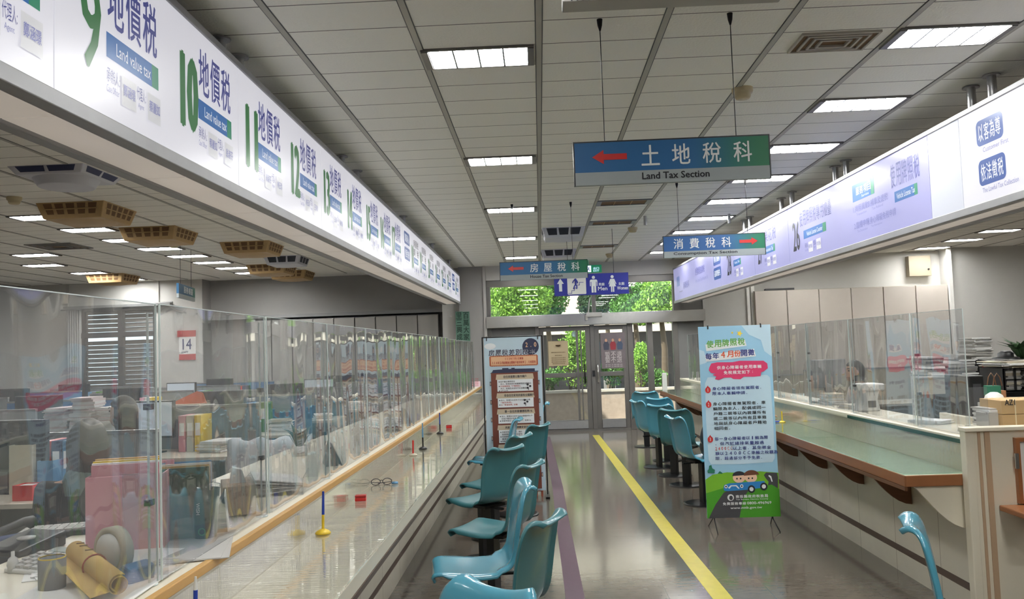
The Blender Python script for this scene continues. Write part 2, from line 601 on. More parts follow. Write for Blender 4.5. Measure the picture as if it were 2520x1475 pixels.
MB().box(.94, .985, 15.34, 15.40, .98, 1.09).box(.945, .98, 15.32, 15.34, 1.0, 1.03).build('lock', BLACK, d)
struct(MB().box(.92, 1.0, 15.36, 15.46, .03, 1.92).build('trim_8', FRAME, bevel=.003))
tag(MB().box(.86, 1.14, 15.14, 15.24, 2.06, 2.14).box(.84, .88, 15.16, 15.22, 2.0, 2.1).tube([(.9, 15.2, 2.14), (.92, 15.26, 2.3), (.95, 15.32, 2.42)], .012).build('door_sensor', LGREY, bevel=.004),
    'grey sensor box on the steel header over the glass doors', 'sensor')

# posters on the doors
t = thing('door_poster', 'beige notice taped inside the left glass door', 'poster', at(1365, 925, y=15.38))
p = at(1352, 902, y=15.39)
PB = M('beige print', (188, 172, 140), .7, var=.05)
p0, p1 = at(1351, 902, y=15.39), at(1397, 839, y=15.39)
MB().box(p0.x, p1.x, 15.388, 15.394, p0.z, p1.z).build('sheet', PB, t)
pm = MB()
for k, (z, n) in enumerate([(.52, 8), (.40, 4), (.30, 8), (.22, 8), (.14, 8), (.07, 7)]):
    zz = p0.z + (p1.z - p0.z) * z
    pm.text('轉帳繳納稅款通知'[:n], (p0.x + (p1.x - p0.x) * .5, 15.386, zz), X, Z, (p1.x - p0.x) * .09 * n, .022, 0, .01, 'c')
pm.lathe([(.0, 0), (.04, .01), (.05, .03)], ((p0.x + p1.x) / 2, 15.384, p0.z + (p1.z - p0.z) * .78), 8)
pm.build('lettering', M('brown print', (110, 90, 64), .8, var=0), t)
t = thing('film_poster', 'dark film poster with three standing figures on the right glass door', 'poster', at(1510, 910, y=15.38))
p0, p1 = at(1481, 908, y=15.37), at(1537, 818, y=15.37)
MB().box(p0.x, p1.x, 15.366, 15.372, p0.z, p1.z).build('sheet', M('dusky print', (118, 108, 112), .5, var=.25, scale=9), t)
pm = MB()
for k, (cx, c) in enumerate([(.22, 0), (.5, 1), (.78, 2)]):
    x = p0.x + (p1.x - p0.x) * cx
    zb = p0.z + (p1.z - p0.z) * .52
    pm.flat([(-.045, 0), (.045, 0), (.055, .1), (.03, .15), (-.03, .15), (-.055, .1)], (x, 15.364, zb), X, Z, c)
    pm.flat([(.022 * math.cos(a * .524), .03 * math.sin(a * .524)) for a in range(12)], (x, 15.363, zb + .175), X, Z, 3)
pm.build('figures', [M('slate print', (66, 70, 86), .6, var=.1), M('crimson print', (150, 50, 60), .6, var=.1), M('blue grey print', (70, 84, 108), .6, var=.1), SKIN], t)
pm = MB()
for z, h, n in ((.30, .11, 3), (.16, .10, 3), (.09, .02, 6), (.04, .02, 6)):
    pm.chars('誓不退讓片名'[:n] if h > .05 else '全台上映敬請', (p0.x + .06, 15.363, p0.z + (p1.z - p0.z) * z), X, Z, (p1.x - p0.x - .12) / n, h)
pm.build('lettering', M('pale print', (206, 200, 198), .6, var=0), t)
tag(MB().cyl((0, 0, 0), (0, .006, 0), .055, n=20).build('round_sticker', M('pale green sticker', (170, 200, 196), .5)), 'round pale sticker high on the left glass door', 'sticker').location = at(1414, 830, y=15.385)

# green couplet boards on the pillar
for k, (px, tx) in enumerate(((1131, '里三興成'), (1148, '百萬大家'))):
    a, b = at(px - 8, 846, y=15.28), at(px + 7, 767, y=15.28)
    t = thing('couplet_board', ('narrow green board with vertical characters, the left of a pair on the pillar', 'narrow green board with vertical characters, the right of a pair beside the door')[k], 'board', ((a.x + b.x) / 2, 15.28, a.z))
    MB().box(a.x, b.x, 15.27, 15.30, a.z, b.z).build('board', M('green board', (92, 128, 112), .6), t)
    mb = MB()
    for i, ch in enumerate(tx):
        mb.text(ch, (a.x + .015, 15.268, b.z - .13 * (i + 1)), X, Z, b.x - a.x - .03, .115, 0, .02)
    mb.build('lettering', M('dark green ink', (34, 58, 48), .7, var=0), t)

# louvred window in the left office
wd = struct(MB().box(wx0, wx1, 15.86, 15.87, wz0, wz1).build('window_4', GLASS))
wf = MB()
for x0, x1 in ((wx0, wx0 + .06), (-8.02, -7.93), (wx1 - .06, wx1)):
    wf.box(x0, x1, 15.72, 15.84, wz0, wz1)
wf.box(wx0, wx1, 15.72, 15.84, wz0, wz0 + .05).box(wx0, wx1, 15.72, 15.84, wz1 - .06, wz1).box(wx0, wx1, 15.70, 15.84, 2.02, 2.12)
wf.build('window_frame', DARK, wd)
lv = MB()
for i in range(22):
    z = wz0 + .09 + i * .083
    if 1.98 < z < 2.14:
        continue
    lv.rbox(((wx0 - 7.98) / 2, 15.79, z), (.62, .075, .012), rx=1.12)
    lv.rbox(((wx1 - 7.95) / 2, 15.79, z), (.6, .080, .012), rx=1.2)
lv.build('louvre', FRAME, wd)
cu = MB()
pts = []
for i in range(25):
    pts.append((-8.95 + .011 * i, 15.62 + .025 * math.sin(i * 1.6), 0))
cu.add([(x, y, z) for x, y, _ in pts for z in (.55, 2.56)], [(2 * i, 2 * i + 2, 2 * i + 3, 2 * i + 1) for i in range(24)], 0, True)
o = tag(cu.build('curtain', M('grey curtain', (186, 186, 184), .8)), 'grey drawn curtain gathered at the left of the louvred window', 'curtain')
sm = o.modifiers.new('s', 'SOLIDIFY')
sm.thickness = .008
struct(MB().box(-9.0, -6.95, 15.58, 15.7, 2.585, 2.63).cyl((-9.05, 15.6, 2.57), (-6.9, 15.6, 2.64), .018).build('trim_9', GREY))

# the recess cabinets behind the left office and the tall panels behind the right office
for i in range(9):
    x0 = -5.47 + .398 * i - .0
    t = thing('wall_cabinet', '%s grey cabinet door panel from the left in the back recess' % ORD[i], 'cabinet', (x0 + .19, 15.76, 0), group='grey cabinets along the back recess')
    if x0 + .38 > -1.5:
        continue
    MB().box(x0, x0 + .385, 15.78, 16.09, 0.02, 2.24).build('body', WALLD, t)
    MB().box(x0 + .004, x0 + .383, 15.75, 15.778, .06, 2.22).build('door', M('cabinet grey', (168, 165, 160), .55, var=.03), t, bevel=.003)
for i in range(7):
    x0 = 3.90 + .572 * i
    t = thing('tall_cabinet', '%s tall beige cabinet from the left against the right back wall' % ORD[i], 'cabinet', (x0 + .28, 15.25, 0), group='tall beige cabinets on the right')
    if i == 6:
        bpy.data.objects.remove(t)
        break
    MB().box(x0, x0 + .565, 15.24, 15.58, 0, 2.42).build('body', BEIGED, t)
    MB().box(x0 + .006, x0 + .561, 15.21, 15.238, .06, 2.41).build('door', M('warm grey panel', (196, 187, 178), .55, var=.03), t, bevel=.003)
a, b = at(2236, 681, y=15.5), at(2287, 629, y=15.5)
t = thing('junction_box', 'beige metal junction box high on the right wall', 'box', ((a.x + b.x) / 2, 15.5, a.z))
MB().box(a.x, b.x, 15.46, 15.598, a.z, b.z).build('cover', M('dull beige metal', (142, 132, 114), .6, var=.04), t, bevel=.006)
MB().cyl((b.x - .05, 15.445, a.z + .12), (b.x - .05, 15.46, a.z + .12), .016).build('lock', BLACK, t)
tag(MB().box(*[at(1880, 700, y=15.4).x, at(1950, 700, y=15.4).x], 15.3, 15.42, 2.425, 2.46).build('flat_box', DARK), 'dark flat box lying on top of the tall beige cabinets', 'box')

# ------------------------------------------------------------------ things on the ceiling
LOUV = M('lamp louvre', (112, 116, 122), .35, .2, var=.03)


def lamp(x0, y0, wd=.58, dp=.285):
    """recessed fixture with four bright cells between louvre blades, local origin at its front left corner"""
    q = V((x0 + .013, y0 + .009, 0))
    ms = {}
    fr = MB().box(0, wd, 0, .012, -.008, .02).box(0, wd, dp - .012, dp, -.008, .02).box(0, .035, .012, dp - .012, -.012, .02).box(wd - .03, wd, .012, dp - .012, -.012, .02)
    c = MB()
    n = 4
    cw = (wd - .065) / n
    for i in range(n):
        xa = .035 + cw * i
        c.box(xa + .003, xa + cw - .003, .012, dp - .012, .0, .012)
    lb = MB()
    for i in range(n + 1):
        xa = .035 + cw * i
        lb.box(xa - .0045, xa + .0045, .012, dp - .012, -.007, .018)
    return fr, c, lb


t = thing('ceiling_light', 'x1 x2 x3 x4', 'ceiling light', (0, 0, ZC - .004))
LABELS.pop('x1 x2 x3 x4')
a, b, c = lamp(0, 0)
a.build('frame', FRAME, t, world=False)
b.build('diffuser', LAMPM, t, world=False)
c.build('louvre', LOUV, t, world=False)
first = [t]


def put_lamp(x, y, label, group):
    if first:
        o = first.pop()
        globals()['LAMP0'] = o
    else:
        o = copy_tree(LAMP0)
    o.location = (x, y, ZC - .004)
    tag(o, label, 'ceiling light', group)


gx = lambda k: .0514 + .606 * k
gy = lambda j: 3.874 + .303 * j
for i, j in enumerate((1, 9, 17, 25, 33)):
    put_lamp(gx(-1), gy(j), '%s lit ceiling light left of the hanging signs, counting from the front' % ORD[i], 'ceiling lights left of the hanging signs')
for i in range(9):
    put_lamp(gx(3), gy(1 + 4 * i), '%s lit ceiling light in the row along the right sign box, from the front' % ORD[i], 'ceiling lights along the right sign box')
for i in range(8):
    put_lamp(gx(-9), 8.32 + .909 * i, '%s lit ceiling light beyond the tan ceiling vents on the left, from the front' % ORD[i], 'ceiling lights over the left office')
for i, (k, y) in enumerate(((-12, 11.2), (-13, 12.4), (-13, 13.7), (-13, 15.05))):
    put_lamp(gx(k), y, 'lit ceiling light far over the left wall, %s from the front' % ORD[i], 'ceiling lights near the left wall')
for i, y in enumerate((12.72, 13.8, 14.9)):
    put_lamp(gx(11), y, 'lit ceiling light below the right sign box, over the right office, %s from the front' % ORD[i], 'ceiling lights over the right office')
put_lamp(gx(-9), 6.5, 'lit ceiling light at the left picture edge beside the smoke detector', 'ceiling lights over the left office')
# same lamps behind the camera and over the offices, all unseen, added for brightness
for i, (k, y) in enumerate(((-1, 1.75), (-1, -.67), (3, 1.75), (3, .55), (3, -.67), (-5, 1.5), (6, 4.2), (6, 7.2), (6, 10.2), (10, 9.3), (7, 12.2), (7, 14.0), (-4, 4.2), (-4, 6.6), (-4, 9.0), (-4, 11.4))):
    put_lamp(gx(k), y, 'unseen ceiling light added for brightness outside the view, lamp ' + ORD[i], 'added ceiling lights out of view')

for i, (x, y) in enumerate(((.657, 8.84), (.657, 10.28), (.657, 12.72))):
    t = thing('unlit_ceiling_light', 'unlit ceiling light with brown interior, %s behind the land tax sign' % ORD[i], 'ceiling light', (x, y, ZC), group='unlit ceiling lights')
    MB().box(.01, .59, 0, .02, -.012, 0).box(.01, .59, .27, .29, -.012, 0).box(.01, .06, .02, .27, -.012, 0).box(.54, .59, .02, .27, -.012, 0).build('frame', LOUV, t, world=False)
    MB().box(.06, .54, .02, .27, -.004, 0).build('reflector', CAGEIN, t, world=False)
    MB().box(.2, .206, .02, .27, -.01, -.003).box(.38, .386, .02, .27, -.01, -.003).build('louvre', CAGE, t, world=False)


def cassette(name, label, x, y, sz, h, n, mbody, mvoid, group=None, bulge=.0):
    """ceiling box with sloping sides; every side has n openings"""
    t = thing(name, label, 'ceiling vent', (x, y, ZC), group=group)
    s2 = sz / 2
    b = s2 * .86
    body = MB()
    vv = [(-s2, -s2, 0), (s2, -s2, 0), (s2, s2, 0), (-s2, s2, 0), (-b, -b, -h), (b, -b, -h), (b, b, -h), (-b, b, -h)]
    body.add(vv, [(0, 1, 5, 4), (1, 2, 6, 5), (2, 3, 7, 6), (3, 0, 4, 7), (4, 5, 6, 7)])
    body.lathe([(b * .95, -h), (b * .8, -h - .012 - bulge), (.001, -h - .02 - bulge)], n=28)
    body.build('body', mbody, t, world=False, bevel=.008)
    for q in range(4):
        op = MB()
        rz = Matrix.Rotation(q * math.pi / 2, 3, 'Z')
        for i in range(n):
            u0 = -.84 + 1.68 * i / n + .04
            u1 = -.84 + 1.68 * (i + 1) / n - .04
            P_ = []
            for u, f in ((u0, .08), (u1, .08), (u1 - .02, .74), (u0 + .02, .74)):
                sc_ = s2 + (b - s2) * f
                P_.append(rz @ V((u * sc_, -sc_ - .003, -h * f)))
            op.add(P_, [(0, 1, 2, 3)])
        op.build('opening', mvoid, t, world=False)
    if n > 3:
        g = MB()
        for q in range(4):
            rz = Matrix.Rotation(q * math.pi / 2, 3, 'Z')
            sc_ = s2 + (b - s2) * .42
            g.cyl(rz @ V((-.84 * sc_, -sc_ - .005, -h * .42)), rz @ V((.84 * sc_, -sc_ - .005, -h * .42)), .006, n=6)
        g.build('bar', mbody, t, world=False)
    return t


LC = [(-4.40, 8.06), (-4.42, 9.66), (-3.83, 11.15), (-4.45, 13.9), (-4.43, 15.0), (-7.43, 14.42)]
for i, (x, y) in enumerate(LC):
    cassette('ceiling_vent', 'tan ceiling vent box with gridded openings, ' + ('nearest of the row', 'second of the row', 'third of the row', 'fourth, beside the far lights', 'farthest of the row', 'far left over the louvred window')[i], x, y, .66, .15, 5, CAGE, CAGEIN, 'tan ceiling vents')
AC = M('pale lilac plastic', (206, 206, 216), .4, var=.03)
for i, (x, y) in enumerate(((.36, 10.95), (.35, 13.35), (-3.86, 12.8))):
    cassette('air_conditioner', 'white ceiling air conditioner with three dark openings, ' + ('nearer one behind the land tax sign', 'farther one above the house tax sign', 'between the tan vents on the left')[i], x, y, .56, .13, 3, AC, VOID, 'white ceiling air conditioners')
cassette('air_conditioner', 'white ceiling vent with dark blue openings at upper left', -3.75, 6.55, .6, .06, 2, AC, M('dark blue inside', (52, 58, 92), .6), None, .05)
for i, (px, py) in enumerate(((1827, 226), (35, 491), (1557, 564), (1500, 628), (428, 602))):
    p = at(px, py, z=ZC - .02)
    tag(MB().lathe([(.064, .02), (.064, .0), (.058, -.012), (.05, -.014), (.05, -.03), (.04, -.044), (.001, -.044)], n=24).build('smoke_detector', M('aged ivory plastic', (188, 174, 140), .5, var=.06), loc=(0, 0, 0)),
        'round beige smoke detector ' + ('on the ceiling right of the land tax sign wire', 'at the left picture edge by a lit lamp', 'between the unlit lights and short pipe', 'just above the exit sign', 'beside the lit row on the left')[i], 'smoke detector', 'ceiling smoke detectors').location = (p.x, p.y, ZC - .02)
for i, (px, pa, pb) in enumerate(((1587, 532, 552), (1794, 527, 545))):
    p = at(px, pa, z=ZC)
    tag(MB().cyl((p.x, p.y, ZC), (p.x, p.y, ZC - .11), .018).build('ceiling_pipe', ALU), 'short metal pipe stub hanging from the ceiling ' + ('near the unlit lights', 'before the fifth right lamp')[i], 'pipe')
# square diffuser grille by the first right lamp, plain patches elsewhere
def grille(x0, x1, y0, y1, label, mt):
    t = thing('air_grille', label, 'ceiling vent', ((x0 + x1) / 2, (y0 + y1) / 2, ZC), group=None)
    g = MB()
    for k in range(4):
        f = .1 * k
        a, b, c, d = x0 + (x1 - x0) * f, x1 - (x1 - x0) * f, y0 + (y1 - y0) * f, y1 - (y1 - y0) * f
        tt = .012
        z0 = ZC - .012 - .002 * k
        g.box(a, b, c, c + tt, z0, ZC).box(a, b, d - tt, d, z0, ZC).box(a, a + tt, c + tt, d - tt, z0, ZC).box(b - tt, b, c + tt, d - tt, z0, ZC)
    g.build('grille', mt, t)
    MB().box(x0 + .01, x1 - .01, y0 + .01, y1 - .01, ZC - .005, ZC).build('backing', CAGEIN, t)


grille(gx(2) + .12, gx(2) + .52, gy(1) + .02, gy(1) + .285, 'square concentric air grille on the ceiling beside the first right lamp', M('weathered grille', (176, 170, 158), .6, var=.15))
a = at(70, 604, z=ZC)
grille(a.x, a.x + .6, a.y - .1, a.y + .45, 'flat air grille in the ceiling over the left office', GREY)
# ------------------------------------------------------------------ backlit sign boxes over the counters
def sglow(name, rgb, s, alb=.35, var=.0):
    m = M(name, rgb, .3, var=var, scale=1.6, emit=s)
    p = m.node_tree.nodes['Principled BSDF']
    for l in list(p.inputs['Base Color'].links):
        m.node_tree.links.remove(l)
    p.inputs['Base Color'].default_value = tuple(v * alb for v in lin(rgb)) + (1,)
    return m


S_WHITE = sglow('lit white acrylic', (236, 235, 244), SIGN, .28, .07)
S_DIM = sglow('dim white acrylic', (214, 214, 220), SIGN * .72, .4, .1)
S_LILAC = sglow('lit lilac acrylic', (190, 190, 244), SIGN * .86, .22, .06)
S_PALE = sglow('lit pale acrylic', (222, 226, 238), SIGN * .85, .3, .06)
S_INK = sglow('lit blue lettering', (78, 84, 158), SIGN * .7, .4)
S_GREEN = sglow('lit green lettering', (46, 122, 66), SIGN * .7, .4)
S_BAR = sglow('lit blue bar', (44, 112, 186), SIGN * .7, .4)
S_TEAL = sglow('lit green bar end', (44, 146, 112), SIGN * .7, .4)
S_TXT = sglow('lit white lettering', (240, 244, 250), SIGN * .8, .4)
S_BLACK = sglow('lit black lettering', (52, 54, 66), SIGN * .5, .4)
S_BOX = sglow('lit rounded blue box', (66, 96, 166), SIGN * .75, .4)
S_SMALL = sglow('lit pale blue lettering', (128, 132, 190), SIGN * .8, .4)
S_PLATE = sglow('clear name holder', (222, 222, 226), SIGN * .8, .4)  # pale glow stands in for sign light coming through the holder
RAIL = M('aluminium sign rail', (150, 150, 152), .45, .5, var=.1, scale=10)
SOFFIT = sglow('dusty lit sign underside', (220, 208, 194), SIGN * .62, .4, .16)
SMATS = [S_INK, S_GREEN, S_BAR, S_TEAL, S_TXT, S_BLACK, S_BOX, S_SMALL, S_PLATE]
INKi, GRNi, BARi, TEAi, TXTi, BLKi, BOXi, SMLi, PLTi = range(9)


def rounded(w, h, r, n=5):
    out = []
    for cx, cy, a0 in ((w - r, r, -90), (w - r, h - r, 0), (r, h - r, 90), (r, r, 180)):
        for k in range(n + 1):
            a = math.radians(a0 + 90 * k / n)
            out.append((cx + r * math.cos(a), cy + r * math.sin(a)))
    return out


class Fascia:
    """long box sign; s = +1 when its face looks to +x; xf(y), zb(y), zt(y) give the lit face"""

    def __init__(f, label, s, xf, zb, zt, y0, y1, depth):
        f.s, f.xf, f.zb, f.zt, f.y0, f.y1, f.d = s, xf, zb, zt, y0, y1, depth
        f.t = thing('sign_box', label, 'sign', (xf((y0 + y1) / 2), (y0 + y1) / 2, zb(y0)))
        f.U = V(((xf(y1) - xf(y0)) * s, (y1 - y0) * s, 0)).normalized()

    def P(f, y, g, off=.0):
        z = f.zb(y) + (f.zt(y) - f.zb(y)) * g
        return V((f.xf(y) + f.s * off, y, z))

    def slab(f, mb, ya, yb, ga, gb, o0, o1, m=0):
        vv = [f.P(y, g, o) for y in (ya, yb) for g in (ga, gb) for o in (o0, o1)]
        return mb.add(vv, [(0, 1, 3, 2), (4, 6, 7, 5), (0, 4, 5, 1), (2, 3, 7, 6), (0, 2, 6, 4), (1, 5, 7, 3)], m)

    def frame(f, joints, mats, pipes, px):
        for i in range(len(joints) - 1):
            mb = MB()
            f.slab(mb, joints[i] + .003, joints[i + 1] - .003, 0, 1, -.012, 0)
            mb.build('lit_panel', mats[i], f.t)
        rl = MB()
        e = .05
        for y0_, y1_ in [(f.y0, f.y1)]:
            f.slab(rl, y0_, y1_, -.085, 0, -.05, .012)
            f.slab(rl, y0_, y1_, 1, 1.055, -.05, .010)
            f.slab(rl, y0_, y1_, -.085, -.04, -f.d, -f.d + .05)
        rl.build('rail', RAIL, f.t, bevel=.003)
        bx = MB()
        f.slab(bx, f.y0, f.y1, -.02, 1.04, -f.d, -f.d + .01)
        f.slab(bx, f.y0, f.y1, 1.03, 1.05, -f.d, -.05)
        f.slab(bx, f.y1 - .008, f.y1, -.02, 1.04, -f.d, -.001)
        bx.build('casing', RAIL, f.t)
        so = MB()
        n = int((f.y1 - f.y0) / .92)
        for k in range(n):
            a = f.y0 + (f.y1 - f.y0) * k / n
            b = f.y0 + (f.y1 - f.y0) * (k + 1) / n
            f.slab(so, a + .004, b - .004, -.06, -.045, -f.d + .05, -.05)
        so.build('soffit', SOFFIT, f.t)
        for y in pipes:
            z = f.zt(y)
            x = f.xf(y) - f.s * px
            MB().cyl((x, y, z), (x, y, ZC), .026).cyl((x, y, ZC - .012), (x, y, ZC - .004), .05).build('pipe', ALU, f.t)

    def tx(f, mb, s_, y, g, wd, gh, m, bold=0., chars=False, off=.002):
        """lettering whose left end stands at y"""
        H = (f.zt(y) - f.zb(y))
        O = f.P(y, g, off)
        if chars:
            return mb.chars(s_, O, f.U, Z, wd, gh * H, m, bold)
        return mb.text(s_, O, f.U, Z, wd, gh * H, m, bold)

    def rect(f, mb, y, g, wd, gh, m, off=.001):
        H = (f.zt(y) - f.zb(y)) * gh
        return mb.flat([(0, 0), (wd, 0), (wd, H), (0, H)], f.P(y, g, off), f.U, Z, m)

    def rbox(f, mb, y, g, wd, gh, m, r=.02, off=.001):
        H = (f.zt(y) - f.zb(y)) * gh
        return mb.flat(rounded(wd, H, r), f.P(y, g, off), f.U, Z, m)

    def bar(f, mb, y, g, wd, gh, txt, w2=.66):
        s = f.s
        f.rect(mb, y, g, wd * .86, gh, BARi)
        f.rect(mb, y + s * wd * .86, g, wd * .14, gh, TEAi)
        f.tx(mb, txt, y + s * wd * (.5 - w2 / 2), g + gh * .25, wd * w2, gh * .52, TXTi, .005)

    def plates(f, mb, y, g, k=1.0, names=('蔡麗如', '楊貽茜'), sm=True):
        s = f.s
        f.tx(mb, '承辦人:', y, g + .06, .088 * k, .085, INKi)
        f.tx(mb, 'Case Officer', y, g + .005, .085 * k, .04, SMLi)
        f.rect(mb, y + s * .098 * k, g - .03, .105 * k, .175, PLTi, .004)
        f.tx(mb, names[0], y + s * .108 * k, g + .03, .085 * k, .07, SMLi, .012, off=.006)
        f.tx(mb, '代理人:', y + s * .212 * k, g + .06, .068 * k, .085, INKi)
        f.tx(mb, 'Agent', y + s * .222 * k, g + .005, .045 * k, .04, SMLi)
        f.rect(mb, y + s * .292 * k, g - .03, .105 * k, .175, PLTi, .004)
        f.tx(mb, names[1], y + s * .302 * k, g + .03, .085 * k, .07, SMLi, .012, off=.006)


lerp = lambda a, b, t: a + (b - a) * t
fl = Fascia('long white backlit counter sign with green numbers 9 to 24 over the left counter', 1, lambda y: -1.40,
            lambda y: lerp(2.337, 2.405, (y - 3.7) / 11.3), lambda y: lerp(2.918, 2.866, (y - 3.7) / 11.3), .6, 15.0, .30)
fl.frame([.6, 2.38, 3.90, 5.42, 6.72, 8.72, 10.4, 12.0, 13.4, 15.0], [S_WHITE, S_WHITE, S_WHITE, S_WHITE, S_WHITE, S_WHITE, S_WHITE, S_WHITE, S_WHITE],
         [1.7, 3.9, 4.15, 6.37, 6.9, 9.3, 11.8, 14.0], .08)
wins = [(8, 1.765), (9, 2.515), (10, 3.265), (11, 4.015), (12, 4.765), (13, 5.50), (14, 6.19), (15, 6.88), (16, 7.50), (17, 8.09)]
nm = ['楊貽茜', '鄭涵璟', '蔡麗如', '翁淑芬', '林玉珍', '王美玲', '陳秀娟', '蔡麗如', '李佳怡', '黃雅雯', '張惠如', '吳淑真']
for i, (n, y) in enumerate(wins):
    mb = MB()
    k = 1 if n < 13 else .9
    fl.tx(mb, str(n), y if n > 9 else y + .01, .225, .15 * k if n > 9 else .115, .52, GRNi, .05)
    fl.tx(mb, '地價税', y + .165 * k, .545, .125 * k, .33, INKi, .018, chars=True)
    fl.bar(mb, y + .165 * k, .35, .38 * k, .145, 'Land value tax')
    fl.plates(mb, y + .165 * k, .15, .98 * k, (nm[i], nm[i + 1]))
    mb.build('window_lettering', SMATS, fl.t)
mb = MB()
for g, s_ in ((.62, '馨服\n務心'), (.30, '便民\n快捷')):
    fl.rbox(mb, 8.82, g, .37, .26, BOXi, .03)
    fl.tx(mb, s_.replace('\n', ''), 8.86, g + .05, .29, .16, TXTi, .01)
    fl.tx(mb, 'Service', 8.9, g - .05, .2, .03, SMLi)
mb.build('motto_lettering', SMATS, fl.t)
for i, (n, y) in enumerate([(18, 9.32), (19, 9.98), (20, 10.72), (21, 11.46), (22, 12.2), (23, 12.95), (24, 14.2)]):
    mb = MB()
    fl.tx(mb, str(n), y, .2, .13, .5, GRNi, .04)
    fl.tx(mb, '房屋税', y + .15, .70, .13, .16, BLKi, .012, chars=True)
    fl.tx(mb, '契　税', y + .15, .50, .13, .16, BLKi, .012, chars=True)
    fl.bar(mb, y + .17, .34, .34, .13, 'House tax')
    fl.plates(mb, y + .16, .13, .9, (nm[i], nm[i + 3]))
    mb.build('window_lettering', SMATS, fl.t)
mb = MB()
for g, s_ in ((.62, '以客為尊'), (.30, '依法徵税')):
    fl.rbox(mb, 13.72, g, .36, .26, BOXi, .03)
    fl.tx(mb, s_, 13.76, g + .06, .28, .14, TXTi, .01)
mb.build('motto_lettering', SMATS, fl.t)

xr = lambda y: 2.65 - .0195 * (y - 4.6)
fr_ = Fascia('long lilac backlit counter sign with numbers 26 to 28 over the right counter', -1, xr, lambda y: 2.287, lambda y: 2.848, 2.2, 15.1, .28)
PN = V((-1, -.0195, 0)).normalized()
PP = V((2.65, 4.6, 0))


def ry(px, py):
    return at_plane(px, py, PP, PN).y


J = [2.2, ry(2365, 400), ry(2288, 440), ry(1941, 590), ry(1857, 640), ry(1774, 690), 15.1]
fr_.frame(J, [S_WHITE, S_PALE, S_LILAC, S_LILAC, S_LILAC, S_LILAC], [3.2, 5.03, 5.26, 7.3, 7.55, 8.77, 9.13, 10.4, 10.66, 13.4, 13.7], .12)
# motto boxes at the near end
mb = MB()
ya, yb = ry(2402, 320), ry(2468, 300)
for j, (tt, e) in enumerate(((('以客為尊', '依法徵税'), ('Customer First', 'The Lawful Tax Collection')), (('用心服務', '品質優先'), ('Service With Heart', 'Quality First')))):
    y = ya - j * .50
    for g, s_, en in ((.595, tt[0], e[0]), (.175, tt[1], e[1])):
        fr_.rbox(mb, y, g, ya - yb, .27, BOXi, .035)
        fr_.tx(mb, s_, y - .02, g + .045, (ya - yb - .04) / 4, .18, TXTi, .014, chars=True)
        fr_.tx(mb, en, y - .06 if g > .5 else y - .03, g - .075, .26 if g > .5 else .36, .05, SMLi)
mb.build('motto_lettering', SMATS, fr_.t)
mb = MB()
ya, yb = ry(2193, 480), ry(2265, 430)
fr_.tx(mb, '使用牌照税', ya, .56, (ya - yb) / 5, .30, INKi, .010, chars=True)
fr_.bar(mb, ry(2204, 520), .36, ry(2204, 520) - ry(2260, 490), .14, 'Vehicle License Tax', .8)
mb.build('tax_lettering', SMATS, fr_.t)
mb = MB()
ya, yb = ry(2098, 480), ry(2151, 460)
fr_.rect(mb, ya, .60, (ya - yb) * .85, .245, BARi)
fr_.rect(mb, ya - (ya - yb) * .85, .60, (ya - yb) * .15, .245, TEAi)
fr_.tx(mb, '服務項目', ya - .07, .68, (ya - yb - .12) / 4, .11, TXTi, .012, chars=True)
fr_.tx(mb, 'Service', ya - .18, .625, .14, .035, TXTi)
for y, g, s_, e in ((ya - .0, .44, '1.牌照異動', 'Transaction'), (ya - .3, .44, '3.補單及退税', 'Tax Refund'), (ya - .0, .20, '2.臨櫃申報', 'Tax Declaration'), (ya - .27, .20, '4.身心障礙免税申請', 'Tax Exemption')):
    fr_.tx(mb, s_, y, g, .05 * len(s_), .10, SMLi, .006)
    fr_.tx(mb, e, y - .06, g - .055, .2, .035, SMLi)
mb.build('service_lettering', SMATS, fr_.t)
for n, pxs, s_, en in ((26, (1955, 1971, 2051), '使用牌照税專用櫃臺', 'Vehicle License Counter'), (27, (1866, 1873, 1912), '娛樂花税', 'Amusement Tax'), (28, (1789, 1799, 1824), '印花税', 'Stamp Tax')):
    mb = MB()
    y0_, y1_, y2_ = [ry(p, 640) for p in pxs]
    fr_.tx(mb, str(n), y0_, .20, max(.17, y0_ - y1_), .50, BLKi, .02)
    fr_.tx(mb, s_, y1_ - .02, .58, (y1_ - y2_) / len(s_), .26, INKi, .008, chars=True)
    fr_.bar(mb, y1_ - .12, .35, min(.6, (y1_ - y2_) * .72), .145, en, .7)
    fr_.plates(mb, y1_ - .14, .13, 1.1, (nm[n - 20], nm[n - 18]))
    mb.build('window_lettering', SMATS, fr_.t)
mb = MB()
ya = ry(1757, 680)
for g, s_ in ((.56, '用心服務'), (.20, '品質優先')):
    fr_.rbox(mb, ya, g, .44, .30, BOXi, .04)
    fr_.tx(mb, s_, ya - .05, g + .08, .34, .15, TXTi, .012)
fr_.tx(mb, '使用牌照税娛樂税', ry(1712, 690), .52, .085, .20, INKi, .01, chars=True)
fr_.tx(mb, 'Vehicle License Tax and Amusement Tax', ry(1712, 700), .32, .9, .10, SMLi)
for k in range(4):
    fr_.rect(mb, ry(1666, 700) - .07 * k, .42, .04, .30, BARi)
fr_.tx(mb, '消費税科', ry(1681, 700), .28, .13, .2, INKi, .01, chars=True)
fr_.tx(mb, 'Consumption', ry(1672, 720), .2, .3, .06, BLKi)
mb.build('section_lettering', SMATS, fr_.t)


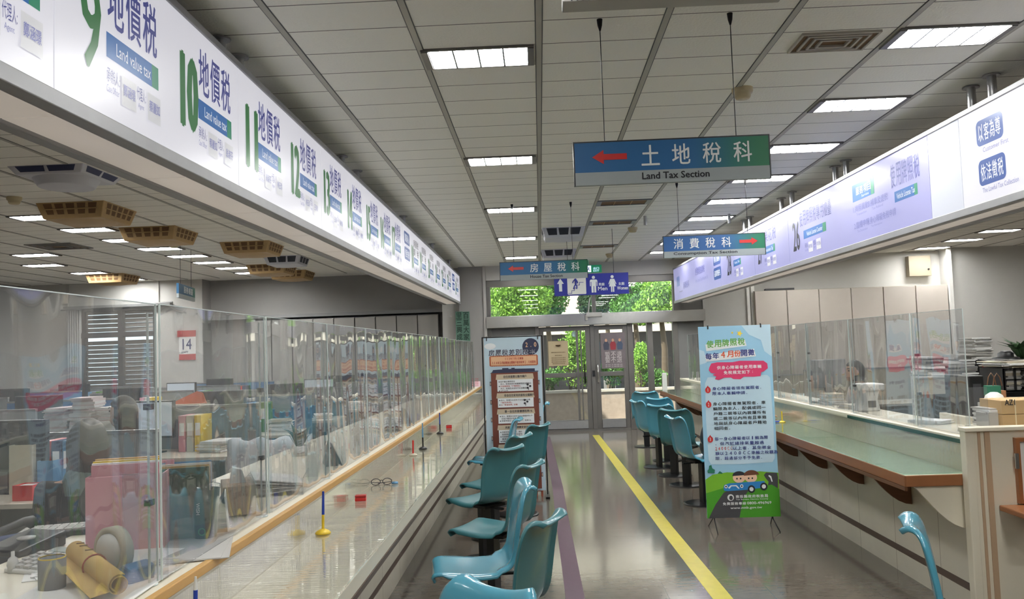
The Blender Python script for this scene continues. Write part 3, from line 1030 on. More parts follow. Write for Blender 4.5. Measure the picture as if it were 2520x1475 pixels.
# ------------------------------------------------------------------ hanging direction signs
def grad(name, lo, hi, x0, x1, rough=.45):
    """printed board: blue running into green along its length"""
    m = M(name, lo, rough, var=0)
    nt = m.node_tree
    tc = nt.nodes.new('ShaderNodeTexCoord')
    sp = nt.nodes.new('ShaderNodeSeparateXYZ')
    mr = nt.nodes.new('ShaderNodeMapRange')
    mr.inputs[1].default_value, mr.inputs[2].default_value = x0, x1
    mr.interpolation_type = 'SMOOTHSTEP'
    mx = nt.nodes.new('ShaderNodeMix')
    mx.data_type = 'RGBA'
    mx.inputs[6].default_value = lin(lo) + (1,)
    mx.inputs[7].default_value = lin(hi) + (1,)
    nt.links.new(tc.outputs['Object'], sp.inputs[0])
    nt.links.new(sp.outputs['X'], mr.inputs[0])
    nt.links.new(mr.outputs[0], mx.inputs[0])
    nt.links.new(mx.outputs[2], nt.nodes['Principled BSDF'].inputs['Base Color'])
    return m


ARROW = [(0, 0), (.10, .062), (.10, .026), (.30, .026), (.30, -.026), (.10, -.026), (.10, -.062)]
SGREY = M('grey sign strip', (158, 166, 168), .5, var=.03)
SWHT = M('raised white lettering', (228, 232, 232), .5, var=0)
SBLK = M('black sign edge', (26, 30, 36), .4, var=0)


def hang_sign(label, cx, y, zb, wd, ht, zh, en, side, enw, lo, hi):
    t = thing('hanging_sign', label, 'sign', (cx, y, zb))
    h2 = ht * .30
    MB().box(-wd / 2, wd / 2, 0, .03, h2, ht).build('panel', grad('sign blue to green ' + zh, lo, hi, wd * .05, wd * .48), t, world=False)
    MB().box(-wd / 2, wd / 2, 0, .03, 0, h2).build('strip', SGREY, t, world=False)
    MB().box(-wd / 2 - .006, -wd / 2, -.001, .031, 0, ht).box(wd / 2, wd / 2 + .006, -.001, .031, 0, ht).box(-wd / 2 - .006, wd / 2 + .006, -.001, .031, ht, ht + .006).build('edge', SBLK, t, world=False)
    n = len(zh)
    x0 = -wd * .155 if side < 0 else -wd * .40
    mb = MB()
    for i, ch in enumerate(zh):
        mb.text(ch, (x0 + wd * .158 * i, -.002, h2 + (ht - h2) * .16), X, Z, wd * .092, (ht - h2) * .68, 0, .012)
    mb.build('lettering', SWHT, t, world=False)
    MB().text(en, (x0 + (.0 if side < 0 else -.005), -.002, h2 * .30), X, Z, enw, h2 * .52, 0, .035).build('english_lettering', INK, t, world=False)
    a = MB()
    ax, az = (-wd * .41, h2 + (ht - h2) * .5) if side < 0 else (wd * .43, h2 + (ht - h2) * .5)
    sc_ = wd * .60
    a.flat([(p[0] * sc_ * (-side), p[1] * sc_) for p in (ARROW if side < 0 else ARROW[::-1])], (ax, -.002, az), X, Z)
    a.build('arrow', RED, t, world=False)
    for k in (-1, 1):
        MB().cyl((k * wd * .34, .015, ht), (k * wd * .34, .015, ZC - zb), .0022, n=6).lathe([(.004, ZC - zb - .055), (.011, ZC - zb - .03), (.014, ZC - zb)], (k * wd * .34, .015, 0), 10).build('wire', BLACKM, t, world=False)


hang_sign('largest hanging sign, blue and green with left arrow, Land Tax Section', .645, 3.88, 2.272, .90, .20, '土地稅科', 'Land Tax Section', -1, .31, (22, 96, 152), (18, 118, 78))
hang_sign('hanging sign with left arrow beside the restroom sign, House Tax Section', .07, 8.84, 2.252, .92, .19, '房屋稅科', 'House Tax Section', -1, .34, (22, 98, 152), (16, 112, 76))
hang_sign('hanging sign with right arrow before the lilac sign box, Consumption Tax Section', 1.69, 7.98, 2.338, .955, .203, '消費稅科', 'Consumption Tax Section', 1, .60, (28, 92, 158), (22, 116, 82))

# restroom sign
t = thing('restroom_sign', 'dark blue hanging restroom sign with stairs, man and woman pictograms', 'sign', (.705, 11, 2.20))
RB = M('deep blue sign', (34, 44, 150), .4, var=.03)
w_, h_ = .975, .28
MB().box(-w_ / 2, w_ / 2, 0, .03, 0, h_).build('panel', RB, t, world=False, bevel=.003)
MB().flat(rounded(.245, .245, .012), (-.315, -.002, .015), X, Z).build('white_panel', WHITE, t, world=False)
mb = MB()
mb.flat([(0, .17), (-.045, .10), (-.02, .10), (-.02, .0), (.02, .0), (.02, .10), (.045, .10)][::-1], (-.405, -.002, .06), X, Z)


def man(mb, x, z, s, skirt=False):
    mb.flat([(.022 * s * math.cos(a * .45), .022 * s * math.sin(a * .45)) for a in range(14)], (x, -.002, z + .21 * s), X, Z)
    if skirt:
        mb.flat([(-.028, .18), (-.055, .11), (-.047, .105), (-.027, .145), (-.048, .075), (-.022, .075), (-.022, 0), (-.004, 0), (-.004, .075), (.004, .075), (.004, 0), (.022, 0), (.022, .075), (.048, .075), (.027, .145), (.047, .105), (.055, .11), (.028, .18)], (x, -.002, z), V((s, 0, 0)), V((0, 0, s)))
    else:
        mb.flat([(-.04, .18), (-.052, .165), (-.052, .09), (-.04, .09), (-.04, .15), (-.032, .15), (-.032, 0), (-.004, 0), (-.004, .09), (.004, .09), (.004, 0), (.032, 0), (.032, .15), (.04, .15), (.04, .09), (.052, .09), (.052, .165), (.04, .18)], (x, -.002, z), V((s, 0, 0)), V((0, 0, s)))


man(mb, .03, .03, .95)
man(mb, .275, .03, .95, True)
mb.text('男廁', (.095, -.002, .115), X, Z, .075, .04, 0, .02).text('Men', (.085, -.002, .055), X, Z, .12, .05, 0, .02)
mb.text('女廁', (.355, -.002, .115), X, Z, .075, .04, 0, .02).text('Women', (.335, -.002, .055), X, Z, .14, .045, 0, .02)
mb.build('white_pictograms', SWHT, t, world=False)
mb = MB()
st = [(0, 0), (.045, 0), (.045, .035), (.08, .035), (.08, .07), (.115, .07), (.115, .105), (.15, .105), (.15, .14), (.20, .14)]
for a, b in zip(st[:-1], st[1:]):
    mb.box(-.305 + min(a[0], b[0]) - .003, -.305 + max(a[0], b[0]) + .003, -.004, -.002, .03 + min(a[1], b[1]) - .003, .03 + max(a[1], b[1]) + .003)
mb.flat([(.016 * math.cos(a * .45), .016 * math.sin(a * .45)) for a in range(14)], (-.207, -.003, .245), X, Z)
for pts in ([(-.207, .222), (-.205, .15)], [(-.205, .15), (-.225, .12), (-.235, .085)], [(-.205, .15), (-.19, .115), (-.195, .085)], [(-.21, .215), (-.235, .19), (-.245, .165)], [(-.205, .215), (-.185, .185), (-.18, .16)]):
    mb.tube([(p[0], -.003, p[1]) for p in pts], .008 if len(pts) > 2 else .013, 6)
mb.build('stairs_pictogram', RB, t, world=False)
for k in (-1, 1):
    MB().cyl((k * .3, .015, h_), (k * .3, .015, ZC - 2.20), .003, n=6).build('wire', BLACKM, t, world=False)

# exit sign, queue display, small sign over the left office
a, b = at(1441, 672, y=14.9), at(1480, 652, y=14.9)
t = thing('exit_sign', 'small lit green exit sign on the lintel over the doors', 'sign', ((a.x + b.x) / 2, 14.9, a.z))
MB().box(a.x - .1, b.x, 14.88, 14.96, a.z, b.z).cyl((a.x + .05, 14.92, b.z), (a.x + .05, 14.92, ZC), .008).build('case', glow('lit green', (30, 120, 84), .35), t)
mb = MB()
man(mb, 0, 0, .45)
mv = MB()
mv.box(a.x + .02, a.x + .10, 14.876, 14.879, a.z + .01, b.z - .01)
mv.build('white_panel', glow('lit white', (210, 225, 255), .9), t)
mv = MB()
mv.text('出口', (a.x + .14, 14.877, a.z + .05), X, Z, .10, .045, 0, .01)
mv.text('EXIT', (a.x + .14, 14.877, a.z + .015), X, Z, .10, .025, 0, .01)
mv.build('lettering', glow('lit pale', (200, 230, 250), .8), t)
pts = [(a.x + .06, 14.875, a.z + .095), (a.x + .055, 14.875, a.z + .06)]
MB().tube(pts, .008, 6).tube([pts[1], (a.x + .035, 14.875, a.z + .04), (a.x + .03, 14.875, a.z + .02)], .005, 6).tube([pts[1], (a.x + .075, 14.875, a.z + .045), (a.x + .07, 14.875, a.z + .02)], .005, 6).build('runner', DARK, t)

a, b = at(1385, 16, y=2.3), at(1938, -4, y=2.3)
t = thing('queue_display', 'grey queue number display board at the top picture edge', 'display', ((a.x + b.x) / 2, 2.3, a.z))
MB().box(a.x, b.x, 2.3, 2.38, 2.488, 2.75).build('case', LGREY, t, bevel=.004)
MB().box(at(1468, 0, y=2.3).x, b.x - .1, 2.292, 2.302, 2.496, 2.68).build('screen', BLACK, t)
MB().text('NO.', (at(1406, 8, y=2.298).x, 2.298, 2.489), X, Z, .05, .03, 0, .03).build('lettering', INK, t)
for x in (a.x + .1, b.x - .1):
    MB().cyl((x, 2.34, 2.75), (x, 2.34, ZC), .004, n=6).build('wire', BLACKM, t)

t = thing('hanging_sign', 'small blue green sign hanging over the left office, seen nearly edge on', 'sign', at(461, 738, y=11.2), 1.744)
MB().box(-.45, .45, 0, .03, .055, .19).build('panel', grad('far sign blue', (28, 88, 128), (24, 104, 84), .1, .45), t, world=False)
MB().box(-.45, .45, 0, .03, 0, .055).build('strip', SGREY, t, world=False)
mb = MB()
mb.chars('服務櫃臺', (-.2, -.002, .08), X, Z, .13, .085, 0, .01)
mb.build('lettering', SWHT, t, world=False)
for k in (-.3, .3):
    MB().cyl((k, .015, .19), (k, .015, ZC - t.location.z), .003, n=6).build('wire', BLACKM, t, world=False)
# ------------------------------------------------------------------ the two service counters
def counter(label, s, xb, y0, y1, wood, edge, ledge_glass, dark, ytop, brk, zt=.925, slab=OFFW, dep=.52):
    """s = +1: staff side towards +x (right counter); base front at xb, customer ledge reaches .35 towards the aisle"""
    t = thing('service_counter', label, 'counter', (xb, (y0 + y1) / 2, 0))
    L = .335
    x = lambda a: xb + s * a           # a < 0 towards the aisle
    mb = MB().box(x(0), x(.03), y0, y1, .17, .745).box(x(0), x(.03), y0, y1, 0, .125)
    mb.build('front_panel', CREAM, t)
    MB().box(x(.004), x(.03), y0, y1, .125, .17).build('kick_strip', STRIP, t)
    MB().box(x(-L), x(.02), y0, y1, .745, .768).build('ledge', slab, t, bevel=.004)
    MB().box(x(-L - .004), x(-L + .012), y0, y1, .705, .766).box(x(-L), x(.0), y0 - .004, y0 + .014, .705, .766).build('ledge_edge', edge, t, bevel=.004)
    MB().box(x(-L - .006), x(-L + .008), y0, y1, .684, .705).build('edge_strip', dark, t)
    n = max(1, int(round((y1 - y0) / 1.75)))
    for k in range(n):
        a, b = y0 + (y1 - y0) * k / n, y0 + (y1 - y0) * (k + 1) / n
        MB().box(x(-L - .008), x(-.004), a + .002, b - .002, .769, .776).build('ledge_glass', ledge_glass, t)
        MB().box(x(-.008), x(-.002), a + .002, b - .002, .778, zt - .03).build('riser_glass', CLEARG, t)
    MB().box(x(0), x(.02), y0, y1, .768, zt - .002).build('riser', slab, t)
    MB().box(x(-.006), x(.016), y0, y1, zt - .024, zt + .004).build('top_trim', wood, t, bevel=.003)
    MB().box(x(.016), x(dep), y0, y1, zt - .03, zt).build('top', slab, t, bevel=.003)
    MB().box(x(dep - .03), x(dep - .01), y0, y1, .02, zt - .03).build('back_panel', OFFW, t)
    prof = [(0, 0)]
    for k in range(9):
        u = k / 8
        prof.append((-.30 * (1 - u) ** 1.0, -.02 - .25 * math.sin(u * math.pi / 2) ** 1.15))
    prof.append((0, -.27))
    for k, y in enumerate(brk):
        mt = slab if (k == 0 and s > 0) else BROWN
        MB().prism([(p[0] * s, p[1]) for p in prof], (xb - s * .004, y, .743), X, Z, Y, .022, 0).build('bracket', mt, t)
    return t


lc = counter('long left service counter with glass ledge, golden wood trim and row of stools', -1, -1.0, .9, 14.1, WOOD, OFFW, CLEARG, STRIP, 0, [1.6 + .77 * k for k in range(16)], dep=.66)
rc = counter('right service counter with green glass ledge on brown wood edge and curved brackets', 1, 2.28, 4.645, 13.9, OFFW, BROWNE, LEDGEGLASS, BROWN, 0, [4.66] + [5.36 + .77 * k for k in range(11)], .955, dep=.36)
MB().box(2.262, 2.272, 4.66, 6.35, .926, .948).build('glass_strip', M('dark green glass edge', (38, 84, 74), .15), rc)

# the end partition of the right counter with its wood posts
t = thing('end_partition', 'ivory end partition with two wood strips closing the right counter', 'partition', (2.6, 4.6, 0))
MB().box(2.29, 4.2, 4.585, 4.635, .0, 1.0).build('panel', OFFW, t)
MB().box(2.245, 2.29, 4.58, 4.64, 0, 1.005).build('post', OFFW, t, bevel=.004)
MB().box(2.345, 2.372, 4.575, 4.586, 0, .995).box(2.31, 2.325, 4.58, 4.586, 0, .995).build('wood_strip', M('pale wood strip', (188, 160, 130), .5, var=.12, stretch=(1, 1, .1)), t)
MB().box(2.24, 4.2, 4.565, 4.644, .998, 1.02).build('cap', slab if False else OFFW, t, bevel=.004)
t = thing('notice_frame', 'brown wooden frame hung on the ivory end partition at the right edge', 'frame', (2.64, 4.57, .77))
a = at(2507, 1240, y=4.57)
MB().box(a.x, a.x + .02, 4.555, 4.585, a.z, 1.0 - .04).box(a.x + .02, a.x + .25, 4.555, 4.585, .94, .96).box(a.x + .02, a.x + .25, 4.555, 4.585, a.z, a.z + .02).box(a.x + .23, a.x + .25, 4.555, 4.585, a.z + .02, .94).build('frame', BROWNE, t)
MB().box(a.x + .02, a.x + .23, 4.57, 4.582, a.z + .02, .94).build('sheet', PAPER, t)
MB().box(a.x - .012, a.x + .006, 4.548, 4.558, .80, .88).build('hinge', STEEL, t)
a = at(2492, 1255, y=4.45)
tag(MB().box(a.x, a.x + .4, 4.3, 4.58, a.z - .03, a.z).build('wall_shelf', BROWNE, bevel=.006), 'small brown wooden shelf on the end partition at the right edge', 'shelf')

# acrylic screens standing on the counters
def screen(label, x, y0, y1, z0, z1, s, group, jit, legs=True):
    t = thing('acrylic_screen', label, 'screen', (x, (y0 + y1) / 2, z0), jit, group=group)
    h2 = (y1 - y0) / 2
    H = z1 - z0
    MB().box(-.002, .002, -h2 + .004, h2 - .004, .006, H).build('sheet', ACRYL, t, world=False)
    MB().box(-.0025, .0025, -h2, -h2 + .004, .006, H).box(-.0025, .0025, h2 - .004, h2, .006, H).box(-.0025, .0025, -h2, h2, H, H + .0025).build('edge', EDGE, t, world=False)
    if legs:
        MB().cyl((s * .014, h2 - .02, 0), (s * .014, h2 - .02, H * .97), .0035, n=8).lathe([(.022, 0), (.022, .004), (.005, .006)], (s * .014, h2 - .02, 0), 14).build('post', EDGE, t, world=False)
        c = MB()
        for f in (.28, .62) if jit > 0 else (.28,):
            c.box(s * .004, s * .022, h2 - .032, h2 - .006, H * f, H * f + .016)
        c.build('clip', BLACK, t, world=False)
        MB().box(.004 * s, .13 * s, -h2 + .05, -h2 + .054, 0, H * .38).build('side_fin', ACRYL, t, world=False)
    return t


ys = [.5, 1.36] + [2.27 + .92 * k for k in range(13)]
for i in range(len(ys) - 1):
    y0, y1 = ys[i], min(ys[i + 1], 14.0)
    zt = 1.678 if y0 < 9 else 1.665
    screen('%s clear acrylic screen along the left counter, counted from the front' % ORD[i], -1.05, y0 + .003, y1 - .003, .926, zt, -1, 'acrylic screens on the left counter', R.uniform(-.014, .014))
yr = [4.68, 5.32, 6.42, 7.4, 8.35, 9.3, 10.3, 11.3, 12.3, 13.3]
for i in range(9):
    screen('%s clear acrylic screen along the right counter, counted from the front' % ORD[i], 2.325, yr[i] + .003, yr[i + 1] - .003, .956, 1.657, 1, 'acrylic screens on the right counter', R.uniform(-.016, .016))


# ------------------------------------------------------------------ teal shell stools
def shell(mb):
    P = [(.205, .405, .165), (.208, .428, .18), (.185, .443, .193), (.10, .438, .203), (0, .428, .207), (-.10, .432, .205), (-.165, .452, .200), (-.198, .50, .198), (-.212, .57, .203), (-.225, .66, .205), (-.243, .75, .200), (-.256, .795, .188), (-.270, .818, .168), (-.288, .822, .146), (-.302, .810, .128)]
    S = catmull(P, 3)
    nu = 18
    vv = []
    for i, (y, z, hw) in enumerate(S):
        a, b = S[max(i - 1, 0)], S[min(i + 1, len(S) - 1)]
        ty, tz = b[0] - a[0], b[1] - a[1]
        l = math.hypot(ty, tz)
        ny, nz = tz / l, -ty / l                     # towards the sitter
        if nz < 0 and z < .45:
            ny, nz = -ny, -nz
        for k in range(nu + 1):
            u = -1 + 2 * k / nu
            au = abs(u)
            c = .030 * min(au, .88) ** 2.4 - max(0, au - .88) * .13
            if z < .47 and y > -.12:
                c = .010 * min(au, .88) ** 2 - max(0, au - .88) * .15 * (1 if y < .15 else .3)
            vv.append((hw * u, y + ny * c, z + nz * c))
    n = nu + 1
    mb.add(vv, [(i * n + k, i * n + k + 1, (i + 1) * n + k + 1, (i + 1) * n + k) for i in range(len(S) - 1) for k in range(nu)], 0, True)


def make_stool(mt, name='stool'):
    t = thing('stool', 'proto stool label to replace', 'stool', (0, 0, 0))
    LABELS.pop('proto stool label to replace')
    mb = MB()
    shell(mb)
    o = mb.build('seat_shell', mt, t, world=False)
    s = o.modifiers.new('thick', 'SOLIDIFY')
    s.thickness = .008
    s.offset = 0
    MB().box(-.043, .043, -.025, .025, .014, .395).build('post', BLACK, t, world=False, bevel=.004)
    MB().box(-.10, .10, -.12, .10, .395, .415).box(-.012, .012, -.2, .0, .385, .397).build('mounting_plate', BLACKM, t, world=False)
    MB().lathe([(.195, 0), (.195, .007), (.17, .012), (.06, .016), (.001, .016)], n=32).build('base_disc', BLACKM, t, world=False)
    return t


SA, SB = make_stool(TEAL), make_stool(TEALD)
used = set()


def put_stool(x, y, deg, label, group, dark=False):
    p = SB if dark else SA
    o = p if p.name not in used else copy_tree(p)
    used.add(p.name)
    o.location = (x, y, 0)
    o.rotation_euler = (0, 0, math.radians(deg))
    tag(o, label, 'stool', group)


g = 'teal stools along the left counter'
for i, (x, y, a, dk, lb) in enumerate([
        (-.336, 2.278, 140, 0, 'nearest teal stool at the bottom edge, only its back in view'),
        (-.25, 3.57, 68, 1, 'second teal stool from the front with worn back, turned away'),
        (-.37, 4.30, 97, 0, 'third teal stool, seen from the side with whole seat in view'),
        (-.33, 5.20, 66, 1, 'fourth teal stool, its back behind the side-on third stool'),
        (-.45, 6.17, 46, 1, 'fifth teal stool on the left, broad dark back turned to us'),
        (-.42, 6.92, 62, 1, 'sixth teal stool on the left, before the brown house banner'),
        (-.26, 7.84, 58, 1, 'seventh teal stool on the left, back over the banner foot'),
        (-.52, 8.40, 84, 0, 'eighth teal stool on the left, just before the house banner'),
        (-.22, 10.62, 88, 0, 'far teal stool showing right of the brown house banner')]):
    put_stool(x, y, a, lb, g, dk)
g = 'teal stools along the right counter'
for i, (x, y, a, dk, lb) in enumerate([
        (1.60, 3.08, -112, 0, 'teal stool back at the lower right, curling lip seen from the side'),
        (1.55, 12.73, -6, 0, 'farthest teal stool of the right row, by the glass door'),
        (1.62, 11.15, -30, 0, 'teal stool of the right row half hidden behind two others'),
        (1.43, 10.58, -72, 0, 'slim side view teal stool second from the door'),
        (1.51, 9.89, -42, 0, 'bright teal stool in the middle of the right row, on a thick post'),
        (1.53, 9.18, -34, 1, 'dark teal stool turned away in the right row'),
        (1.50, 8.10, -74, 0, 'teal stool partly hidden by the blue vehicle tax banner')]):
    put_stool(x, y, a, lb, g, dk)

# ------------------------------------------------------------------ tape on the floor
def tape(pts, wd, mt, name, label):
    mb = MB()
    for i in range(len(pts) - 1):
        a, b = V(pts[i] + (0,)), V(pts[i + 1] + (0,))
        mb.box(-1, -1, 0, 0, 0, 0) if False else None
        d = (b - a).normalized()
        n = V((-d.y, d.x, 0)) * wd / 2
        up = V((0, 0, .0012))
        mb.add([a - n, a + n, b + n, b - n, a - n + up, a + n + up, b + n + up, b - n + up], [(4, 7, 6, 5), (0, 4, 5, 1), (1, 5, 6, 2), (2, 6, 7, 3), (3, 7, 4, 0)])
    tag(mb.build(name, mt), label, 'floor tape')


tape([(1.06, 2.5), (1.03, 5.1), (.99, 7.1), (.905, 14.6)], .118, YTAPE, 'floor_tape', 'worn yellow tape line running down the aisle to the doors')
tape([(.165, 2.5), (.158, 5.18), (.141, 7.7), (.138, 9.3), (.06, 14.6)], .115, PTAPE, 'floor_tape', 'worn purple tape line on the floor beside the left stools')

# ------------------------------------------------------------------ banners
B_SKY = M('banner sky blue', (158, 204, 232), .55, var=.05, scale=3)
B_PALE = M('banner pale blue', (196, 222, 238), .55, var=.03)
B_WHITE = M('banner white', (236, 238, 240), .55, var=.02)
B_PINK = M('banner pink', (222, 62, 112), .55, var=.02)
B_GREEN = M('banner green', (74, 156, 40), .55, var=.15, scale=4)
B_GREEN2 = M('banner light green', (122, 186, 48), .55, var=.12, scale=4)
B_GREEN3 = M('banner bush green', (34, 116, 92), .55, var=.05)
B_ROAD = M('banner road grey', (72, 72, 76), .55, var=.04)
B_CAR = M('banner car blue', (48, 134, 202), .55, var=.04)
B_SKIN = M('banner skin', (240, 200, 170), .55, var=.02)
B_HAIR = M('banner brown hair', (110, 66, 48), .55, var=.05)
B_NAVY = M('banner navy', (50, 60, 130), .55, var=0)
B_BLK = M('banner black', (40, 44, 52), .55, var=0)
B_ORG = M('banner orange red', (226, 96, 60), .55, var=0)
B_LGRN = M('banner lettering green', (110, 170, 84), .55, var=0)
B_YEL = M('banner yellow', (246, 214, 70), .55, var=0)
B_RED = M('banner red', (206, 50, 52), .55, var=0)
BM = [B_SKY, B_PALE, B_WHITE, B_PINK, B_GREEN, B_GREEN2, B_GREEN3, B_ROAD, B_CAR, B_SKIN, B_HAIR, B_NAVY, B_BLK, B_ORG, B_LGRN, B_YEL, B_RED]


class Print:
    """flat artwork on a sheet of size w x h, u to the right and v downwards, in sheet fractions"""

    def __init__(s, w, h, z0):
        s.w, s.h, s.z0, s.mb, s.k = w, h, z0, MB(), 0

    def pt(s, u, v, d=0):
        return V(((u - .5) * s.w, -.0008 - s.k * .00022, s.z0 + s.h * (1 - v)))

    def poly(s, pts, m):
        s.k += 1
        P_ = [s.pt(*p) for p in pts]
        s.mb.add(P_, [tuple(range(len(P_)))], m)

    def ell(s, u, v, ru, rv, m, n=22, a0=0, a1=360):
        s.poly([(u + ru * math.cos(math.radians(a0 + (a1 - a0) * i / n)), v + rv * math.sin(math.radians(a0 + (a1 - a0) * i / n))) for i in range(n)], m)

    def rect(s, u0, v0, u1, v1, m):
        s.poly([(u0, v0), (u0, v1), (u1, v1), (u1, v0)], m)

    def text(s, t, u, v, cu, cv, m, bold=.01, tilt=0):
        """characters in cells cu x cv, v = top of the line"""
        s.k += 1
        for i, ch in enumerate(t):
            if ch in ' 　':
                continue
            p = s.pt(u + cu * i, v + cv + tilt * i)
            if ch in '，、。':
                s.mb.box(p.x + .004, p.x + .009, p.y, p.y + .0001, p.z + .002, p.z + .007, m)
                continue
            s.mb.glyph(ch, p, X, Z, cu * s.w * .84, cv * s.h * .92, m, bold)

    def line(s, t, u, v, wd, hv, m, bold=.01):
        s.k += 1
        s.mb.text(t, s.pt(u, v + hv), X, Z, wd * s.w, hv * s.h, m, bold)


t = thing('standing_banner', 'tall sky blue standing banner about vehicle tax with a blue car', 'banner', (1.60, 6.95, 0), 0)
bw, bh, bz = .59, 1.555, .098
MB().box(-bw / 2, bw / 2, 0, .002, bz, bz + bh).build('sheet', B_SKY, t, world=False)
P_ = Print(bw, bh, bz)
P_.poly([(1, 0), (.60, 0), (.70, .05), (.86, .08), (.9, .14), (1, .17)], 1)
P_.poly([(0, 0.12), (.0, .2), (.10, .19), (.07, .13)], 1)
P_.poly([(.06 + .0, .30)] + [(.05, .50), (.06, .70), (.09, .722), (.5, .725), (.93, .72), (.965, .70), (.97, .50), (.96, .28), (.92, .265), (.5, .262), (.10, .268)], 1)
P_.poly([(.09, .095), (.10, .13), (.66, .108), (.64, .075)], 2)
P_.poly([(.08, .15), (.09, .185), (.78, .165), (.76, .125)], 2)
P_.text('使用牌照稅', .11, .072, .108, .040, 14, .035, -.0022)
P_.text('每年', .085, .138, .100, .036, 11, .035, -.0018)
P_.text('4月份', .285, .131, .100, .036, 13, .035, -.0018)
P_.text('開徵', .575, .126, .100, .036, 11, .035, -.0018)
for u, v, r in ((.57, .042, .045), (.47, .037, .02)):
    P_.poly([(u + r * (1 if i % 2 == 0 else .45) * math.cos(i * math.pi / 5 - 1.2), v + r * .38 * (1 if i % 2 == 0 else .45) * math.sin(i * math.pi / 5 - 1.2)) for i in range(10)], 15)
P_.poly([(.13, .215), (.16, .195), (.24, .19), (.45, .192), (.55, .186), (.72, .188), (.88, .19), (.93, .205), (.935, .23), (.88, .245), (.84, .25), (.83, .27), (.74, .272), (.60, .27), (.55, .283), (.45, .28), (.42, .272), (.33, .272), (.25, .283), (.2, .278), (.22, .265), (.17, .255), (.21, .25), (.15, .245), (.12, .23)], 3)
P_.text('供身心障礙者使用車輛', .235, .208, .062, .020, 2, .02)
P_.text('免稅規定如下：', .325, .235, .062, .020, 2, .02)
for v, n in ((.332, '1'), (.408, '2'), (.59, '3')):
    P_.ell(.095, v + .002, .038, .0165, 16)
    P_.poly([(.065, v - .004), (.095, v - .022), (.12, v - .004)], 16)
    P_.text(n, .082, v - .009, .03, .02, 2, .02)
for i, s_ in enumerate(('身心障礙者領有駕照者，', '限本人車輛申請。')):
    P_.text(s_, .155, .318 + .0255 * i, .0655, .0185, 11, .02)
for i, s_ in enumerate(('身心障礙者無駕照者，車', '輛限為本人、配偶或同一', '戶籍二親等以內親屬所有', '或二親等以內所有且車籍', '地與該身心障礙者戶籍地', '相同者。')):
    P_.text(s_, .155, .398 + .0255 * i, .0665, .0185, 12, .02)
for i, s_ in enumerate(('每一身心障礙者以1輛為限', '，但汽缸總排氣量超過', '2400CC以上者，其免徵金', '額以2400CC車輛之稅額為', '限，超過部分不予免徵。')):
    cu = .0615 if i != 1 else .068
    if i == 2:
        P_.text('2400CC', .150, .580 + .0255 * i, .0420, .0185, 16, .02)
        P_.text(s_[6:], .155 + .24, .580 + .0255 * i, .0668, .0185, 11, .02)
    else:
        P_.text(s_, .155, .580 + .0255 * i, cu, .0185, 11, .02)
P_.poly([(0, .80), (.1, .775), (.3, .765), (.5, .77), (.75, .765), (1, .775), (1, 1), (0, 1)], 5)
P_.poly([(0, .87), (.25, .845), (.5, .86), (.5, 1), (0, 1)], 4)
P_.poly([(.04, .765), (.03, .755), (.055, .745), (.06, .728), (.09, .725), (.1, .742), (.135, .75), (.13, .768)], 6)
P_.poly([(.17, .77), (.2, .758), (.23, .765), (.24, .772)], 6)
P_.poly([(.98, .775), (.83, .772), (.80, .785), (.82, .80), (.86, .82), (.84, .85), (.98, .86), (.99, .80)], 7)
P_.poly([(.87, .785), (.90, .792), (.915, .82), (.9, .82), (.885, .8), (.86, .79)], 2)
P_.poly([(.72, .845), (.9, .835), (1, .86), (1, 1), (.42, 1), (.45, .93), (.55, .87)], 4)
P_.poly([(.38, .845), (.62, .845), (.50, .90), (.44, 1), (.02, 1), (.12, .93), (.24, .87)], 7)
P_.ell(.46, .795, .085, .026, 9)
P_.ell(.62, .795, .085, .026, 9)
P_.ell(.46, .785, .09, .024, 12, 22, 180, 360)
P_.ell(.63, .785, .105, .028, 10, 22, 180, 360)
for u in (.43, .48, .59, .64):
    P_.ell(u, .799, .011, .0045, 12)
P_.poly([(.24, .845), (.25, .83), (.32, .822), (.45, .82), (.8, .815), (.815, .83), (.81, .848), (.55, .858), (.3, .862), (.25, .86)], 8)
P_.poly([(.30, .845), (.34, .832), (.42, .832), (.46, .85), (.44, .851), (.41, .838), (.35, .838), (.32, .85)], 2)
for u in (.275, .49):
    P_.ell(u, .838, .022, .009, 2)
    P_.ell(u, .838, .011, .0045, 12)
for u, v in ((.62, .855), (.79, .843)):
    P_.ell(u, v, .05, .02, 12)
    P_.ell(u, v, .028, .011, 2)
P_.ell(.33, .895, .045, .017, 2)
P_.ell(.335, .897, .025, .012, 7)
P_.text('南投縣政府稅務局', .40, .882, .056, .017, 2, .02)
P_.line('Tax Bureau, Nantou County', .40, .903, .44, .008, 2)
P_.text('免費服務專線', .22, .918, .054, .016, 2, .02)
P_.line('0800-496969', .55, .919, .33, .014, 2, .02)
P_.line('www.nttb.gov.tw', .32, .943, .43, .015, 2, .02)
P_.mb.build('artwork', BM, t, world=False)
st = MB()
for k in (-1, 1):
    st.tube([(0, .05, .85), (k * (bw / 2 - .06), .012, bz + .01), (k * (bw / 2 - .06), .0, bz - .02), (k * (bw / 2 - .05), -.10 - .05, .004)], .005, 6)
    st.tube([(k * (bw / 2 - .06), .012, bz + .01), (k * (bw / 2 - .04), .16, .004)], .005, 6)
    st.tube([(0, .05, .85), (k * (bw / 2 - .08), .006, bz + bh - .03), (k * (bw / 2 - .08), .004, bz + bh + .012), (k * (bw / 2 - .08), -.006, bz + bh + .008), (k * (bw / 2 - .08), -.006, bz + bh - .022)], .005, 6)
st.cyl((0, .04, .80), (0, .06, .90), .022)
st.build('stand', BLACKM, t, world=False)

